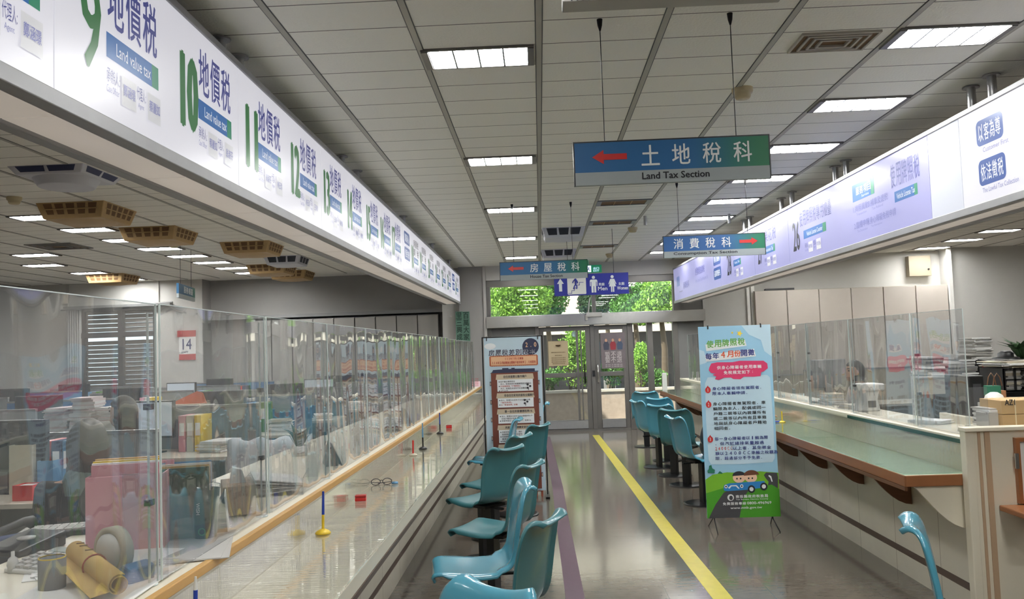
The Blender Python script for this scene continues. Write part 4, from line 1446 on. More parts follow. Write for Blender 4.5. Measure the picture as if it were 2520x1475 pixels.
lb0, lb1 = at(1190, 833, y=8.75), at(1330, 830, y=8.75)
t = thing('standing_banner', 'pale blue standing banner with brown house print about house tax rates', 'banner', ((lb0.x + lb1.x) / 2, 8.75, 0))
bw, bz = lb1.x - lb0.x, .06
bh = lb0.z - bz
H_BRN = M('banner brick brown', (122, 66, 52), .6, var=.05)
H_TAN = M('banner tan', (206, 188, 162), .6, var=.03)
H_NAV = M('banner night blue', (52, 56, 84), .6, var=0)
H_PEACH = M('banner peach', (238, 192, 150), .6, var=0)
H_BLUE = M('banner grey blue', (196, 216, 228), .55, var=.04, scale=3)
H_INK = M('banner ink', (62, 60, 66), .6, var=0)
H_RED = M('banner text red', (176, 56, 50), .6, var=0)
H_ORG = M('banner rust', (190, 100, 66), .6, var=.04)
HM = [H_BLUE, H_BRN, H_TAN, B_WHITE, H_NAV, H_PEACH, H_INK, H_RED, H_ORG]
MB().box(-bw / 2, bw / 2, 0, .002, bz, bz + bh).build('sheet', H_BLUE, t, world=False)
P_ = Print(bw, bh, bz)
P_.ell(.11, .055, .10, .02, 3)
P_.ell(.82, .065, .145, .055, 4)
P_.text('2.0', .72, .035, .075, .032, 5, .03)
P_.text('房屋稅差別稅率', .085, .077, .118, .040, 4, .05)
P_.text('房屋稅差別稅率', .09, .079, .118, .036, 3, .0)
P_.poly([(.09, .125), (.11, .118), (.92, .118), (.94, .125), (.94, .182), (.92, .188), (.11, .188), (.09, .182)], 8)
P_.rect(.115, .125, .915, .181, 5)
for k in range(24):
    for v in (.1185, .1835):
        P_.ell(.12 + .034 * k, v + .002, .006, .0022, 2, 6)
P_.text('113年7月1日實施', .36, .131, .033, .016, 7, .03)
P_.text('114年5月起實施全國歸戶差別稅率2.0房屋稅', .135, .155, .0335, .018, 7, .03)
P_.poly([(.13, .225), (.15, .21), (.31, .208), (.31, .2), (.42, .2), (.42, .206), (.47, .206), (.47, .2), (.53, .2), (.53, .206), (.88, .208), (.88, .224), (.94, .224), (.94, .23), (.09, .232)], 4)
P_.rect(.11, .231, .93, .985, 1)
secs = [(.24, .275, .352, '自住房屋應以縣市歸戶', ('設戶籍且實際居住', '本人、配偶或直系親屬實際居住使用且', '於該屋辦竣『戶籍登記』', '本人、配偶及未成年子女全國合計', '3戶以內')),
        (.362, .396, .456, '非自住住家用房屋稅全國歸戶', ('本人、配偶及未成年子女全國總戶數', '『差別稅率』', '以『累進稅率』計徵')),
        (.466, .50, .56, '單一自住房屋優惠稅率1%', ('本人、配偶及未成年子女全國僅持有1戶', '且為戶籍登記房屋', '房屋現值在一定金額以下；稅率1%')),
        (.57, .602, .685, '房屋現值申請變更使用情形', ('房屋使用情形變更，應於', '每期開徵40日前向當地', '稅捐稽徵機關申報，例如', '變更期限：每年3月22日', '申報期限：次日前')),
        (.695, .725, .80, '起徵日期', ('每年5月徵收', '『房屋』稅籍', '納稅人')), (.81, .84, .92, '課稅期間', ('上年7月1日', '至當年6月30日'))]
for v0, v1, v2, hd, ls in secs:
    P_.poly([(.205, v0), (.19, v1), (.86, v1), (.845, v0)], 2)
    P_.line(hd, .33, v0 + .008, .04 * len(hd), (v1 - v0) * .5, 6, .03)
    P_.rect(.215, v1, .84, v2, 3)
    for i, l_ in enumerate(ls):
        vv_ = v1 + .008 + i * .0148
        P_.line(l_, .27, vv_, min(.54, .032 * len(l_)), .011, 7 if '『' in l_ else 6, .015)
        if i % 2 == 0:
            P_.ell(.25, vv_ + .006, .009, .004, 6, 8)
for u, v in ((.76, .33), (.70, .43)):
    for a in range(3):
        P_.ell(u + .03 * math.cos(a * 2.1), v - .008 + .012 * math.sin(a * 2.1), .02, .007, 6, 10)
    P_.rect(u - .005, v, u + .005, v + .018, 6)
for v in (.285, .405, .52, .64, .76, .88):
    P_.rect(.085, v, .112, v + .028, 4)
    P_.rect(.092, v + .004, .106, v + .024, 2)
    P_.rect(.93, v, .957, v + .028, 4)
    P_.rect(.937, v + .004, .951, v + .024, 2)
P_.mb.build('artwork', HM, t, world=False)
st = MB()
for k in (-1, 1):
    st.cyl((k * (bw / 2 + .016), .01, .02), (k * (bw / 2 + .016), .01, bz + bh + .01), .006, n=8)
    st.tube([(k * (bw / 2 - .03), .012, bz + bh + .012), (k * (bw / 2 - .03), -.006, bz + bh + .010), (k * (bw / 2 - .03), -.006, bz + bh - .03)], .005, 6)
    st.box(k * (bw / 2 + .016) - .02, k * (bw / 2 + .016) + .02, -.17, .17, 0, .02)
st.cyl((-bw / 2 - .016, .01, bz + bh + .006), (bw / 2 + .016, .01, bz + bh + .006), .006, n=8)
st.build('stand', BLACKM, t, world=False)
a = at(1331, 1222, z=.0)
tag(MB().box(a.x - .055, a.x + .03, a.y, a.y + .05, .05, .15).box(a.x - .05, a.x - .03, a.y + .01, a.y + .04, 0, .05).box(a.x + .005, a.x + .025, a.y + .01, a.y + .04, 0, .05).build('banner_weight', M('rust orange metal', (168, 82, 58), .5, var=.1)),
    'rust orange weight box at the foot of the house tax banner', 'weight')
# ------------------------------------------------------------------ outside the doors
struct(MB().box(-14, 14, 15.96, 40, -.14, -.02).build('ground', M('concrete paving', (170, 165, 156), .85, var=.1), loc=(0, 20, 0)))
GRAN = M('speckled granite', (186, 166, 150), .7, var=.22, scale=14)
pz = at(1440, 966, y=17.4).z
t = thing('planter', 'long stone planter wall outside the glass doors', 'planter', (.9, 17.5, -.02))
MB().box(-3.5, 5.5, 17.4, 17.55, -.02, pz).box(-3.5, 5.5, 18.5, 18.62, -.02, pz).build('wall', GRAN, t)
MB().box(-3.5, 5.5, 17.37, 17.57, pz, pz + .05).build('coping', M('pale stone', (206, 196, 182), .7, var=.06), t)
MB().box(-3.5, 5.5, 17.55, 18.5, pz - .2, pz - .04).build('soil', STEM, t)


def leaves(mb, c, rad, n, size, m=0, asp=.55):
    for _ in range(n):
        while True:
            p = V((R.uniform(-1, 1), R.uniform(-1, 1), R.uniform(-1, 1)))
            if .25 < p.length < 1:
                break
        q = V(c) + V((p.x * rad[0], p.y * rad[1], p.z * rad[2]))
        a = V((R.gauss(0, 1), R.gauss(0, 1), R.gauss(0, .7))).normalized()
        b = a.orthogonal().normalized()
        b.rotate(Matrix.Rotation(R.uniform(0, 6.3), 3, a))
        l = size * R.uniform(.6, 1.3)
        w_ = l * asp * .5
        mb.add([q - b * l * .5, q + a.cross(b) * w_, q + b * l * .5, q - a.cross(b) * w_], [(0, 1, 2, 3)], m)


def bush(label, px, py_top, y, rx, zb, n, mt, size=.09, name='garden_bush', cat='bush', grp='garden bushes outside the doors'):
    top = at(px, py_top, y=y)
    t = thing(name, label, cat, (top.x, y, zb), group=grp)
    zb += .06
    t.location.z = zb
    h = top.z - zb
    mb = MB()
    for k in range(5):
        cx = R.uniform(-.55, .55) * rx
        hh = h * R.uniform(.55, .8) if k else h * .5
        leaves(mb, (top.x + (cx if k else 0), y + R.uniform(-.2, .2), zb + (hh if k else h * .52)), (rx * .62 if k else rx * .8, rx * .5, h * .25 if k else h * .48), int(n / 5 * 2), size * .66)
    mb.build('foliage', mt, t)
    sb = MB()
    for k in range(4):
        sb.tube([(top.x + R.uniform(-.08, .08), y, zb), (top.x + R.uniform(-.3, .3) * rx, y, zb + h * .4), (top.x + R.uniform(-.6, .6) * rx, y, zb + h * .75)], [.014, .011, .005], 5)
    sb.build('stems', STEM, t)


bush('tall bright bush outside the left glass door', 1404, 800, 18.0, .42, pz - .05, 2200, GREENB)
bush('low bush at the far left of the left glass door', 1352, 905, 17.9, .30, pz - .05, 1300, GREENL)
bush('bush beside the sliding sash of the left door', 1446, 872, 17.95, .30, pz - .05, 1300, GREENB)
bush('low dark bush seen under the film poster', 1505, 880, 18.1, .30, pz - .05, 1300, GREENL)
bush('tall bright bush outside the right side light', 1576, 842, 18.0, .30, pz - .05, 1600, GREENB)
bush('bush outside right behind the teal stools', 1612, 905, 17.9, .26, pz - .05, 900, GREENL)


def tree(label, px, pyt, y, rx, rz, n, mt):
    c = at(px, pyt, y=y)
    t = thing('garden_tree', label, 'tree', (c.x, y, -.02), group='trees outside the windows over the doors')
    mb = MB()
    for k in range(7):
        leaves(mb, (c.x + R.uniform(-.6, .6) * rx, y + R.uniform(-.5, .5), c.z + R.uniform(-.5, .5) * rz), (rx * .55, rx * .5, rz * .55), int(n / 7 * 2.4), .088)
    mb.build('foliage', mt, t)
    MB().tube([(c.x, y, -.02), (c.x + .05, y, 1.4), (c.x - .03, y, c.z)], [.09, .075, .04], 8).build('trunk', STEM, t)


tree('bright leafy tree in the left half of the window over the doors', 1265, 728, 20.5, 1.05, .75, 3600, GREENB)
tree('leafy tree left of the blue restroom sign, behind the first', 1345, 735, 21.5, .75, .6, 2200, GREENL)
tree('dark tree beside the mullion right of the restroom sign', 1490, 725, 24.3, .9, .7, 2200, GREEND)
tree('darker tree in the middle of the right upper window', 1560, 735, 21.5, .8, .7, 2400, GREENL)
tree('bright round tree at the right end of the upper window', 1625, 735, 20.0, .62, .62, 2600, GREENB)
# the building across the yard
t = thing('neighbour_building', 'cream building across the yard with a deep dark porch', 'building', (1, 27, -.02))
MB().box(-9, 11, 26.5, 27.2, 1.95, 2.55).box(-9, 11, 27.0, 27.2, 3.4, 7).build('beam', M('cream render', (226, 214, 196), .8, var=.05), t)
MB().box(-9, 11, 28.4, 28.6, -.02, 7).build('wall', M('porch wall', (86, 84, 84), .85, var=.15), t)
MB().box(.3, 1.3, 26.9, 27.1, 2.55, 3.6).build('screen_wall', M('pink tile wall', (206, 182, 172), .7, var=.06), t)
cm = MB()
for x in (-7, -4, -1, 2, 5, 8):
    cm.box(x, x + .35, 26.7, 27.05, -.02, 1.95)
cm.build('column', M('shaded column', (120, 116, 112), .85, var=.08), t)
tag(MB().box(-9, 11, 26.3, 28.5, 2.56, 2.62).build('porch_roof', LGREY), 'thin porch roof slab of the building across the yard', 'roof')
for i, px in enumerate((1530, 1590)):
    p = at(px, 985, y=20.5)
# ------------------------------------------------------------------ people
def skin_mesh(verts, edges, rad, levels=2):
    me = bpy.data.meshes.new('skin')
    me.from_pydata(verts, edges, [])
    o = bpy.data.objects.new('skin', me)
    COL.objects.link(o)
    o.modifiers.new('s', 'SKIN')
    for i, r in enumerate(rad):
        sv = me.skin_vertices[0].data[i]
        sv.radius = (r, r) if not isinstance(r, tuple) else r
        sv.use_root = i == 0
    s = o.modifiers.new('d', 'SUBSURF')
    s.levels = s.render_levels = levels
    bpy.context.view_layer.update()
    m2 = bpy.data.meshes.new_from_object(o.evaluated_get(bpy.context.evaluated_depsgraph_get()))
    vv = [tuple(v.co) for v in m2.vertices]
    ff = [tuple(p.vertices) for p in m2.polygons]
    bpy.data.objects.remove(o)
    bpy.data.meshes.remove(m2)
    return vv, ff


def person(label, loc, rz, top, legs, hair, long_hair=False, lean=.0, look=0.0, ankle=(.11, .40), shoe=None, collar=None, hands=(.14, .36, .76)):
    """seated figure facing its own +y; pelvis on a seat .46 high"""
    t = thing('person', label, 'person', loc, rz)
    L = lean
    hx, hy, hz = hands
    ax, ay = ankle
    hd = V((0, .07 + L * 1.25, 1.175 - L * .35))
    nk = V((0, .035 + L, 1.02 - L * .22))
    ch = V((0, .02 + L * .75, .90 - L * .12))
    vs_ = [(0, 0, .52), (0, .0, .64), (0, .015 + L * .4, .77), tuple(ch), tuple(nk), tuple(nk + V((0, .015, .06)))]
    rd = [(.135, .105), (.125, .09), (.125, .09), (.135, .095), (.06, .06), .052]
    ed = [(0, 1), (1, 2), (2, 3), (3, 4), (4, 5)]
    sl_v, sl_e, sl_r = [], [], []
    for sx in (-1, 1):
        b = len(vs_)
        sh = V((sx * .165, ch.y - .005, ch.z + .06))
        el = V((sx * .215, ch.y + .07, ch.z - .24))
        wr = V((sx * hx, hy + L * .6, hz))
        vs_ += [tuple(sh), tuple(el), tuple(wr), tuple(wr + V((-sx * .01, .055, -.005)))]
        rd += [.056, .043, .028, (.038, .018)]
        ed += [(3, b), (b, b + 1), (b + 1, b + 2), (b + 2, b + 3)]
        sl_v.append((sh, el, wr))
        b = len(vs_)
        hp, kn, an, to = V((sx * .085, .02, .50)), V((sx * .11, .40, .49)), V((sx * ax, ay, .085)), V((sx * ax, ay + .15, .035))
        vs_ += [tuple(hp), tuple(kn), tuple(an), tuple(to)]
        rd += [.085, .058, .038, (.04, .028)]
        ed += [(0, b), (b, b + 1), (b + 1, b + 2), (b + 2, b + 3)]
    vv, ff = skin_mesh(vs_, ed, rd)
    body = MB()
    body.add(vv, ff, 0, True)
    q = Matrix.Rotation(look, 3, 'Z') @ Matrix.Rotation(-L * .6, 3, 'X')
    body.ball(hd, (.074, .092, .108), 20, 0, q)
    body.ball(hd + q @ V((0, .045, -.05)), (.055, .055, .06), 14, 0, q)
    body.ball(hd + q @ V((0, .092, -.012)), (.012, .018, .022), 8, 0, q)
    for sx in (-1, 1):
        body.ball(hd + q @ V((sx * .075, .0, -.01)), (.012, .022, .032), 8, 0, q)
        wr = sl_v[0 if sx < 0 else 1][2]
        for k, (dx, ln) in enumerate(((-.028, .058), (-.010, .07), (.010, .066), (.027, .05))):
            p0 = wr + V((dx, .075, -.004))
            body.tube([p0, p0 + V((0, ln * .55, .004)), p0 + V((0, ln, -.014))], [.0085, .008, .0065], 6)
        p0 = wr + V((-sx * .032, .045, 0))
        body.tube([p0, p0 + V((-sx * .022, .025, -.004)), p0 + V((-sx * .026, .05, -.010))], [.010, .009, .007], 6)
    o = body.build('body', SKIN, t, world=False)
    r = o.modifiers.new('r', 'REMESH')
    r.mode = 'VOXEL'
    r.voxel_size = .011
    r.use_smooth_shade = True
    fc = MB()
    for sx in (-1, 1):
        fc.ball(hd + q @ V((sx * .032, .082, .012)), (.012, .008, .007), 8, 0, q)
        fc.tube([hd + q @ V((sx * .048, .080, .034)), hd + q @ V((sx * .032, .088, .039)), hd + q @ V((sx * .015, .090, .034))], .0035, 5)
    fc.build('eyes', INK, t, world=False)
    MB().tube([hd + q @ V((-.022, .094, -.058)), hd + q @ V((0, .100, -.06)), hd + q @ V((.022, .094, -.058))], .005, 6).build('mouth', M('lips', (170, 92, 86), .5, var=0), t, world=False)
    # hair: cap open at the face
    hb = MB()
    n, kk = 22, 10
    rows = []
    for i in range(kk + 1):
        th = math.pi * i / kk * (.74 if not long_hair else .80)
        row = []
        for j in range(n):
            ph = 2 * math.pi * j / n
            d = V((math.sin(th) * math.cos(ph), math.sin(th) * math.sin(ph), math.cos(th)))
            f = 1.0
            if d.y > .25 and d.z < .45:
                f = .80
            drop = .07 if long_hair and d.y < .2 and d.z < 0 else 0
            row.append(hd + q @ V((d.x * .092 * f, d.y * .108 * f - .008, d.z * .124 * (1 if d.z > 0 else 1.2) - drop * (1 - d.y) * .6)))
        rows.append(row)
    hb.add([p for row in rows for p in row], [(i * n + j, (i + 1) * n + j, (i + 1) * n + (j + 1) % n, i * n + (j + 1) % n) for i in range(kk) for j in range(n)], 0, True)
    if long_hair:
        hb.ball(hd + q @ V((0, -.055, -.13)), (.085, .045, .12), 14, 0, q)
    hb.build('hair', hair, t, world=False)
    # shirt and trousers over the body
    sv = [vs_[0], vs_[1], vs_[2], vs_[3], tuple(nk - V((0, 0, .035)))]
    sr = [(.15, .12), (.142, .107), (.142, .107), (.152, .112), .075]
    se = [(0, 1), (1, 2), (2, 3), (3, 4)]
    for sh, el, wr in sl_v:
        b = len(sv)
        sv += [tuple(sh), tuple(el), tuple(el.lerp(wr, .55))]
        sr += [.068, .056, .046]
        se += [(3, b), (b, b + 1), (b + 1, b + 2)]
    a_, f_ = skin_mesh(sv, se, sr)
    MB().add(a_, f_, 0, True).build('shirt', top, t, world=False)
    pv, pr, pe = [(0, -.005, .53), (0, 0, .60)], [(.155, .125), (.15, .115)], [(0, 1)]
    for sx in (-1, 1):
        b = len(pv)
        pv += [(sx * .085, .02, .505), (sx * .11, .405, .495), (sx * ax, ay - .005, .12)]
        pr += [.098, .075, .056]
        pe += [(0, b), (b, b + 1), (b + 1, b + 2)]
    a_, f_ = skin_mesh(pv, pe, pr)
    MB().add(a_, f_, 0, True).build('trousers', legs, t, world=False)
    if shoe:
        for sx in (-1, 1):
            sb = MB()
            pts = [(-.05, .0), (-.052, .05), (-.04, .09), (.02, .085), (.09, .06), (.17, .045), (.205, .03), (.21, .0)]
            prof = [(.0, .036), (.25, .042), (.55, .040), (.8, .044), (1, .03)]
            vv = []
            for (y, z) in pts:
                w_ = .042 if y < .15 else .036
                vv += [(sx * ax - w_ * (1 if z < .06 else .7), ay + y, z), (sx * ax + w_ * (1 if z < .06 else .7), ay + y, z)]
            m = len(pts)
            sb.add(vv, [(2 * i, 2 * i + 1, 2 * ((i + 1) % m) + 1, 2 * ((i + 1) % m)) for i in range(m)] + [tuple(2 * i for i in range(m))[::-1], tuple(2 * i + 1 for i in range(m))])
            sh_ = sb.build('shoe', shoe, t, world=False, bevel=.012)
            MB().box(sx * ax - .046, sx * ax + .046, ay - .055, ay + .212, 0, .022).build('sole', WHITE, sh_, world=False, bevel=.006)
    if collar:
        MB().lathe([(.105, -.07), (.10, -.03), (.082, .02), (.066, .05), (.06, .045)], nk, 20).build('scarf', collar, t, world=False)
    return t


p = at(205, 1092, y=3.9)
person('person seated with back to us, dark bob and grey green collar over black top', (p.x, 3.85, p.z - 1.175), 0, M('black knit', (40, 42, 42), .85, var=.1), DARK, M('grey black hair', (70, 66, 64), .5, var=.25, scale=40, stretch=(1, 1, .15)), True, .02, .25, collar=M('grey green cloth', (104, 118, 112), .85, var=.08))
p = at(318, 1010, y=6.05)
person('person with long dark hair seated behind the tall paper pile, facing left', (p.x + .05, 6.05, p.z - 1.175), 1.3, M('brown top', (110, 92, 84), .85), DARK, HAIR, True, .04)
p = at(2012, 862, y=9.2)
person('person in pale shirt seated behind the grey monitor on the right', (p.x + .5, 9.2, .0), 1.75, M('pale shirt', (206, 204, 202), .8, var=.05), DARK, HAIR, False, .05)
person('person in black trousers and pale sneakers seated behind the blue banner', (1.60, 8.12, 0), math.radians(-72), M('dark jacket', (44, 44, 50), .8), BLACK, HAIR, False, .16, 0, ankle=(.09, .06), shoe=M('pale sneaker', (196, 188, 178), .6, var=.06), hands=(.12, .42, .80))

# ------------------------------------------------------------------ office furniture and clutter
PART = M('grey partition fabric', (126, 128, 130), .9, var=.06, scale=30)
PBLUE = M('blue partition fabric', (60, 104, 150), .9, var=.08, scale=30)
DESKT = M('beige desk top', (206, 198, 182), .45, var=.04)
SCREEN = glow('lit screen', (176, 186, 196), .22)
SCRD = M('dark screen', (30, 32, 40), .15, var=.05)


def desk(label, x0, x1, y0, y1, h=.74, part=1.12, pm=PART, grp=None, pl=None):
    t = thing('office_desk', label, 'desk', ((x0 + x1) / 2, (y0 + y1) / 2, 0), group=grp)
    MB().box(x0, x1, y0, y1, h - .03, h).build('top', DESKT, t, bevel=.003)
    for x in (x0, x1 - .03):
        MB().box(x, x + .03, y0 + .02, y1 - .02, 0, h - .03).build('side_panel', LGREY, t)
    d = MB().box(x0 + .03, x0 + .42, y0 + .04, y1 - .05, .08, h - .04).build('drawer_unit', BEIGE, t)
    for k in range(3):
        MB().box(x0 + .1, x0 + .35, y0 + .025, y0 + .04, .2 + .18 * k, .215 + .18 * k).build('handle', DARK, d)
    if part:
        q = thing('desk_partition', ('blue' if pm is PBLUE else 'beige' if pm is BEIGED else 'grey') + ' partition panel behind the ' + (pl or 'desk'), 'partition', ((x0 + x1) / 2, y1 + .03, 0), group='desk partitions')
        MB().box(x0 - .02, x1 + .02, y1 + .012, y1 + .045, 0.0, part).build('panel', pm, q)
        MB().box(x0 - .02, x1 + .02, y1 + .008, y1 + .05, part, part + .02).build('cap', ALU, q)
    return t


def monitor(label, x, y, z, rz, w_=.5, h_=.32, lit=True, back=BLACK):
    t = thing('monitor', label, 'monitor', (x, y, z), rz)
    MB().box(-w_ / 2, w_ / 2, -.02, .02, .13, .13 + h_).build('case', back, t, world=False, bevel=.006)
    MB().box(-w_ / 2 + .015, w_ / 2 - .015, -.023, -.019, .148, .115 + h_).build('screen', SCREEN if lit else SCRD, t, world=False)
    MB().box(-.03, .03, .0, .03, .01, .2).build('neck', back, t, world=False)
    MB().box(-.12, .12, -.07, .09, 0, .012).build('foot', back, t, world=False, bevel=.004)
    return t


def papers(label, x, y, z, n, w_=.21, l_=.297, rz=0, mats=(PAPER, PAPER, BEIGE), jit=.02, hmin=.003, hmax=.012, name='paper_stack', cat='papers'):
    mb = MB()
    zz = 0
    for k in range(n):
        h = R.uniform(hmin, hmax)
        mb.rbox((R.uniform(-jit, jit), R.uniform(-jit, jit), zz + h / 2), (w_, l_, h), R.uniform(-.12, .12), R.randrange(len(mats)))
        zz += h
    o = tag(mb.build(name, list(mats), loc=(0, 0, 0)), label, cat)
    o.location = (x, y, z)
    o.rotation_euler = (0, 0, rz)
    return zz


def binder(x, y, z, w_, d_, h_, mt, label, rz=0, lean=0, grp=None):
    t = thing('ring_binder', label, 'binder', (x, y, z), rz, grp)
    MB().rbox((0, 0, h_ / 2), (w_, d_, h_), ry=lean).build('cover', mt, t, world=False, bevel=.003)
    MB().rbox((0, -d_ / 2 - .001, h_ * .62), (w_ * .7, .002, h_ * .35), ry=lean).build('spine_label', PAPER, t, world=False)
    return t


def chair(label, x, y, rz, mt, grp):
    t = thing('office_chair', label, 'chair', (x, y, 0), rz, grp)
    MB().rbox((0, 0, .46), (.46, .46, .07)).build('seat', mt, t, world=False, bevel=.025)
    mb = MB()
    S = [(-.20, .52, .19), (-.23, .62, .22), (-.25, .75, .225), (-.27, .88, .20), (-.285, .94, .16)]
    S = catmull(S, 3)
    n = 9
    mb.add([(hw * (-1 + 2 * k / (n - 1)), y_ + .05 * (-1 + 2 * k / (n - 1)) ** 2, z_) for y_, z_, hw in S for k in range(n)], [(i * n + k, i * n + k + 1, (i + 1) * n + k + 1, (i + 1) * n + k) for i in range(len(S) - 1) for k in range(n - 1)], 0, True)
    o = mb.build('backrest', mt, t, world=False)
    m_ = o.modifiers.new('s', 'SOLIDIFY')
    m_.thickness = .04
    MB().tube([(0, -.05, .42), (0, -.24, .46), (0, -.28, .62)], .018).build('back_bar', BLACK, t, world=False)
    MB().cyl((0, 0, .1), (0, 0, .43), .025).build('column', BLACK, t, world=False)
    for k in range(5):
        a = k * 1.2566
        lg = MB().tube([(0, 0, .11), (.27 * math.cos(a), .27 * math.sin(a), .07)], [.022, .015]).build('leg', BLACK, t, world=False)
        MB().cyl((.27 * math.cos(a) - .012, .27 * math.sin(a), .03), (.27 * math.cos(a) + .012, .27 * math.sin(a), .03), .03).build('caster', BLACK, lg, world=False)
    return t


def crate_box(label, x0, x1, y, d, z0, z1, mt, name='box', cat='box', tape_m=None):
    t = thing(name, label, cat, ((x0 + x1) / 2, y + d / 2, z0))
    MB().box(x0, x1, y, y + d, z0, z1).build('body', mt, t, bevel=.004)
    if tape_m:
        MB().box((x0 + x1) / 2 - .025, (x0 + x1) / 2 + .025, y - .002, y + d + .002, z0 + (z1 - z0) * .0, z1 + .002).build('tape', tape_m, t)
    return t


COLS = [('blue', LBLUE), ('dark blue', DBLUE), ('red', RED), ('yellow', YEL), ('beige', BEIGE), ('pink', PINK), ('green', GREENL), ('grey', GREY)]
rows = [('near the counter', -3.95, -2.55, [4.75, 6.75, 8.45, 10.2, 11.95, 13.6]), ('mid office', -6.2, -4.8, [5.3, 7.1, 8.9, 10.7, 12.5, 14.2]), ('by the window', -8.6, -7.2, [8.6, 10.4, 12.2, 13.8])]
for rn, x0, x1, yy in rows:
    for i, y in enumerate(yy):
        wh = '%s desk %s' % (ORD[i], rn)
        desk('beige office desk with partition, %s from the front, %s' % (ORD[i], rn), x0, x1, y, y + .7, pm=PBLUE if (i + len(rn)) % 3 == 0 else PART, part=1.1 if i else 1.06, pl=wh, grp='office desks on the left')
        lit = i % 3 == 1
        monitor(('lit' if lit else 'dark') + ' monitor on the ' + wh, x0 + .62 + R.uniform(-.1, .1), y + .42, .74, R.uniform(-.25, .25), lit=lit)
        papers('paper pile on the ' + wh, x1 - .22, y + .4, .74, 9 + 4 * (i % 3), rz=R.uniform(-.3, .3))
        if rn[0] != 'b' and not (rn[0] == 'n' and i == 1):
            papers('loose sheets beside the monitor on the ' + wh, x0 + .25, y + .2, .74, 4, rz=R.uniform(-.5, .5))
        for k in range(3):
            cn, cm_ = COLS[(i * 3 + k + len(rn)) % 8]
            binder(x1 - .42 - .07 * k - .0, y + .55, .74, .06, .24, .31, cm_, '%s binder, %s of three standing on the %s' % (cn, ORD[k], wh), 0, 0, 'binders on the left office desks')
        if i % 2 == 1 and not (rn[0] == 'n' and i == 1) or rn[0] == 'm':
            chair('grey office chair at the ' + wh, (x0 + x1) / 2 + .1, y - .35, R.uniform(-.4, .4), DARK if i % 2 else DBLUE, 'office chairs on the left')
chair('dark blue office chair at the left picture edge behind the phone', -2.02, 3.0, .9, DBLUE, 'office chairs on the left')


def on_desk(px, py, z):
    return at(px, py, z=z)


for (px, w_, h_, mt, nm_, lb, ct) in ((70, .12, .09, RED, 'storage_tray', 'red plastic tray on the first desk by the person', 'tray'), (66, .15, .30, BEIGE, 'desk_organizer', 'beige upright case on the first desk behind the red tray', 'case'), (125, .10, .2, LBLUE, 'desk_organizer', 'light blue magazine file beside the beige upright case', 'case')):
    q = at(px, 1240, y=4.9 if mt is RED else 5.15)
    t = thing(nm_, lb, ct, (q.x, q.y, .74))
    MB().box(-w_ / 2, w_ / 2, -.06, .06, 0, .006).box(-w_ / 2, -w_ / 2 + .005, -.06, .06, .006, h_).box(w_ / 2 - .005, w_ / 2, -.06, .06, .006, h_).box(-w_ / 2 + .005, w_ / 2 - .005, -.06, -.055, .006, h_).box(-w_ / 2 + .005, w_ / 2 - .005, .055, .06, .006, h_).build('case', mt, t, world=False, bevel=.002)
    MB().box(-w_ / 2 + .012, w_ / 2 - .012, -.05, .05, .007, h_ * .93).build('contents', PAPER, t, world=False)
# paper heaps along the tall partitions, as the photograph shows them
y = 6.5 + .7 + .02
for i, (px, w_, n, lb) in enumerate(((152, .16, 9, 'wide heap of loose papers sliding over the partition, left part'), (212, .17, 14, 'tall heap of pale pink papers beside the lit monitor'), (285, .20, 10, 'heap of long white sheets on the partition, right part'))):
    p = at(px, 1030, y=6.95)
    papers(lb, p.x, 6.98, .74, 36 if i == 1 else 31, w_, .3, .1, (PAPER, M('pale pink paper %d' % i, (222, 206, 206), .8), PAPER), .02, .008, .02)
p = at(462, 985, y=8.75)
zt = papers('white paper stack under the orange folder', p.x, 8.75, .74, 22, .3, .42, 1.5, (PAPER, BEIGE, PAPER), .02, .01, .02)
tag(MB().prism([(-.2, 0), (.2, 0), (.16, .11), (.1, .13)], (p.x, 8.75, .74 + zt), X, Z, Y, .012).build('folder', ORANGE), 'orange folder standing on the white paper stack', 'folder')

# ------------------------------------------------------------------ on the left counter, behind the screens
CT = .9255
p = at(318, 1347, z=CT)
t = thing('file_box', 'pink file box full of folders behind the front screen', 'file box', (p.x, p.y + .02, CT), .25)
MB().box(-.115, .115, -.1, -.095, 0, .24).box(-.115, .115, .10, .105, 0, .26).box(-.115, -.11, -.095, .1, 0, .24).box(.11, .115, -.095, .1, 0, .24).box(-.11, .11, -.095, .1, 0, .005).build('case', PINK, t, world=False, bevel=.002)
for k in range(8):
    MB().rbox((-.003 * k, -.08 + .022 * k, .14 + .004 * (k % 3)), (.20, .004 + .004 * (k % 2), .27), rx=.05).build('folder', [PINK, PAPER, YEL, LBLUE, PAPER, MANILA, PAPER, PINK][k], t, world=False)
p = at(430, 1338, z=CT)
t = thing('file_box', 'clear file box with brown and blue papers right of the pink one', 'file box', (p.x - .01, p.y + .09, CT), .3)
for k in range(7):
    MB().rbox((0, -.06 + .02 * k, .12), (.18, .006, .24 + .01 * (k % 3)), rx=.04).build('folder', [GREEND, MANILA, PAPER, BROWN, PAPER, LBLUE, PAPER][k], t, world=False)
MB().box(-.1, .1, -.08, -.076, 0, .15).box(-.1, .1, .09, .094, 0, .2).box(-.1, .1, -.08, .09, 0, .003).build('case', ACRYL, t, world=False)
p = at(506, 1326, z=CT)
t = thing('drink_cup', 'large dark green takeaway cup with clear lid and dark sleeve', 'cup', (p.x, p.y, CT))
MB().lathe([(.001, 0), (.034, 0), (.036, .004), (.048, .165), (.046, .165), (.033, .006)], n=28).build('cup', M('dark green cup', (44, 66, 46), .35, var=.25, scale=16), t, world=False)
MB().lathe([(.049, .163), (.051, .168), (.049, .178), (.03, .184), (.001, .184)], n=28).build('lid', ACRYL, t, world=False)
MB().text('WISH', (-.012, -.0455, .125), Z * -1, X, .038, .012, 0, .02).build('lettering', WHITE, t, world=False)
